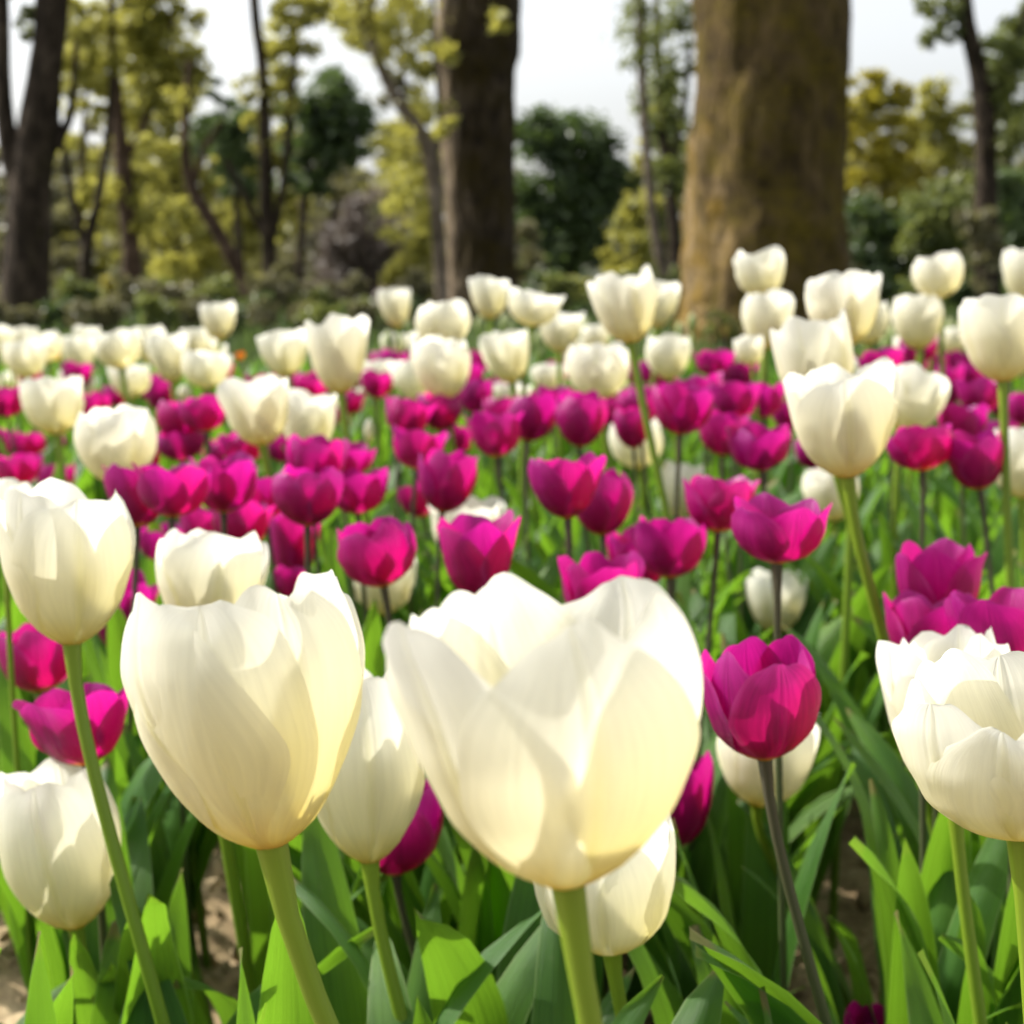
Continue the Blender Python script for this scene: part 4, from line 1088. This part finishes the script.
row('M', 222, 470, 222, 438, 38, 'c', lab="magenta tulip left of the slim stem under the one with the high petal", d=2.2)
row('M', 320, 430, 326, 404, 32, 'o', lab="magenta tulip right of the white tulip that overlaps the one with the high petal", d=2.3)
row('M', 460, 452, 462, 424, 34, 'o', lab="magenta tulip behind the stems of the white trio", d=2.3)
row('M', 815, 470, 812, 436, 36, 'c', lab="magenta tulip hidden behind the base of the tall yellow-lit white tulip", d=2.2)
row('M', 1000, 452, 1000, 418, 34, 'c', lab="magenta tulip showing over the rounded white tulip at the right edge", d=2.2)
row('O', 55, 361, 55, 351, 12, 'c', d=3.3, lab="tiny orange tulip among the white back row at left")
row('O', 241, 360, 240, 352, 9, 'c', d=3.4, lab="tiny orange tulip right of the broad white one near the leaning tree")

REFS = [(q['ref'], (q['bx'] + q['tx']) / 2, (q['by'] + q['ty']) / 2) for q in T if q.get('ref')]
for q in T:
    q.pop('ref', None)
    tulip(**q)

# more magenta heads that fill the dense middle rows
g = random.Random(31)
heads = [((q['bx'] + q['tx']) / 2, (q['by'] + q['ty']) / 2, q['w'] * (1.35 if q['kind'] == 'W' else 1.0)) for q in T]
taken = set()
def where(x, y, what):
    """a label that places a flower beside the nearest easily found one"""
    for name, rx, ry in sorted(REFS, key=lambda p: math.hypot(p[1] - x, p[2] - y)):
        dx, dy = x - rx, y - ry
        a = []
        if abs(dy) > 0.45 * abs(dx): a.append("below" if dy > 0 else "above")
        if abs(dx) > 0.45 * abs(dy): a.append("right of" if dx > 0 else "left of")
        lab = what + " " + " and ".join(a) + " " + name
        if lab not in taken and len(lab.split()) <= 16:
            taken.add(lab)
            return lab
    return what
n_mid = 0
for k in range(900):
    x = g.uniform(0, 1024); y = g.uniform(396, 505)
    if x > 330 and (y > 440 or g.random() < .5): continue
    w = (y - 258) / 3.43
    if any(abs(x - hx) < 0.52 * (w + hw) / 2 and abs(y - hy) < 0.50 * (w + hw) / 2 for hx, hy, hw in heads): continue
    heads.append((x, y, w)); n_mid += 1
    tulip('M', x, y + w * .45, x + g.uniform(-4, 4), y - w * .45, w / 1.08, g.choice('oocev'), leaves=3,
          lab=where(x, y, "mid-row magenta tulip"), group="magenta tulips crowding the middle rows")
    if n_mid > 24: break

# flowers of the far rows that show only as small flecks of colour between the others
g = random.Random(5)
for k in range(46):
    x = g.uniform(10, 1014); y = g.uniform(372, 418)
    dd = g.uniform(2.5, 3.4)
    w = 0.046 * FPX / dd
    tulip('M', x, y, x + g.uniform(-2, 2), y - w * .95, w, g.choice('oce'), d=dd, leaves=3,
          lab="small blurred magenta tulip head among the farthest magenta rows", group="small magenta tulips of the farthest rows")
for k in range(20):
    x = g.uniform(0, 660) if k % 3 else g.uniform(850, 1020); y = g.uniform(352, 372)
    dd = g.uniform(2.7, 3.5)
    w = 0.054 * FPX / dd
    tulip('W', x, y, x + g.uniform(-2, 2), y - w * .95, w, g.choice('gce'), d=dd, leaves=3,
          lab="small blurred white tulip head filling the farthest white row", group="small white tulips of the farthest row")
# unopened tulips behind
spots = [(480, 334), (505, 334), (585, 338), (541, 362), (537, 350), (950, 338), (955, 357), (961, 362), (897, 356), (893, 345), (945, 350), (970, 345)]
for k in range(62):
    if k < len(spots):
        x, y = spots[k]; dd = g.uniform(3.1, 3.7)
    else:
        x = g.uniform(380, 700) if k % 2 else g.uniform(840, 1030)
        y = g.uniform(332, 356); dd = g.uniform(3.4, 4.6)
    w = 0.019 * FPX / dd
    tulip('B', x, y, x + g.uniform(-1.5, 1.5), y - w * 2.2, w, 'b', d=dd, leaves=3,
          lab="slim unopened green tulip bud standing behind the flowering rows", group="unopened tulips behind the flowering rows")

# leafy plants without a flower between the near stems
g = random.Random(9)
for k in range(84):
    y = 0.50 + 1.0 * (k / 84.0) + g.uniform(-.03, .03)
    x = g.uniform(-1, 1) * (0.08 + 0.34 * y)
    # keep the bare patches of soil that show between the plants
    r_ = empty("tulip_plant", (x, y, 0))
    tag(r_, "flowerless tulip plant with broad green leaves between the tulip stems", "tulip plant", "flowerless tulip plants between the stems")
    a0 = g.uniform(0, 6.28)
    got = [add_leaf(r_, a0 + q * 1.9 + g.uniform(-.4, .4), g.uniform(0.8, 1.08), g.randrange(16)) for q in range(4)]
    if not any(got):
        bpy.data.objects.remove(r_)

# the mass of leaves farther back, which nobody could count
def leaf_mass():
    g = np.random.default_rng(44)
    Vs, Fs, Us, n = [], [], [], 0
    for i in range(2500):
        y = 1.35 + 3.4 * g.random() ** 0.9
        x = (g.random() * 2 - 1) * (0.2 + 0.36 * y)
        LEAF_PICK = int(g.integers(0, 16)); V, F, U = LEAF_DATA[LEAF_PICK]
        a = g.uniform(0, 6.28); s = g.uniform(0.82, 1.12)
        if y < 2.6 and leaf_blocks(LEAF_PICK, (x, y, 0), a, s): continue
        ca, sa = math.cos(a), math.sin(a)
        P = V * s
        P = np.stack([P[:, 0] * ca - P[:, 1] * sa + x, P[:, 0] * sa + P[:, 1] * ca + y, P[:, 2]], 1)
        Vs.append(P); Fs.append(F + n); Us.append(U); n += len(P)
    o = link("tulip_foliage", mesh_from("tulip_foliage", np.concatenate(Vs), np.concatenate(Fs), np.concatenate(Us)), LEAF)
    tag(o, "dense green mass of tulip leaves filling the bed behind the near plants", "tulip foliage", kind="stuff")
leaf_mass()
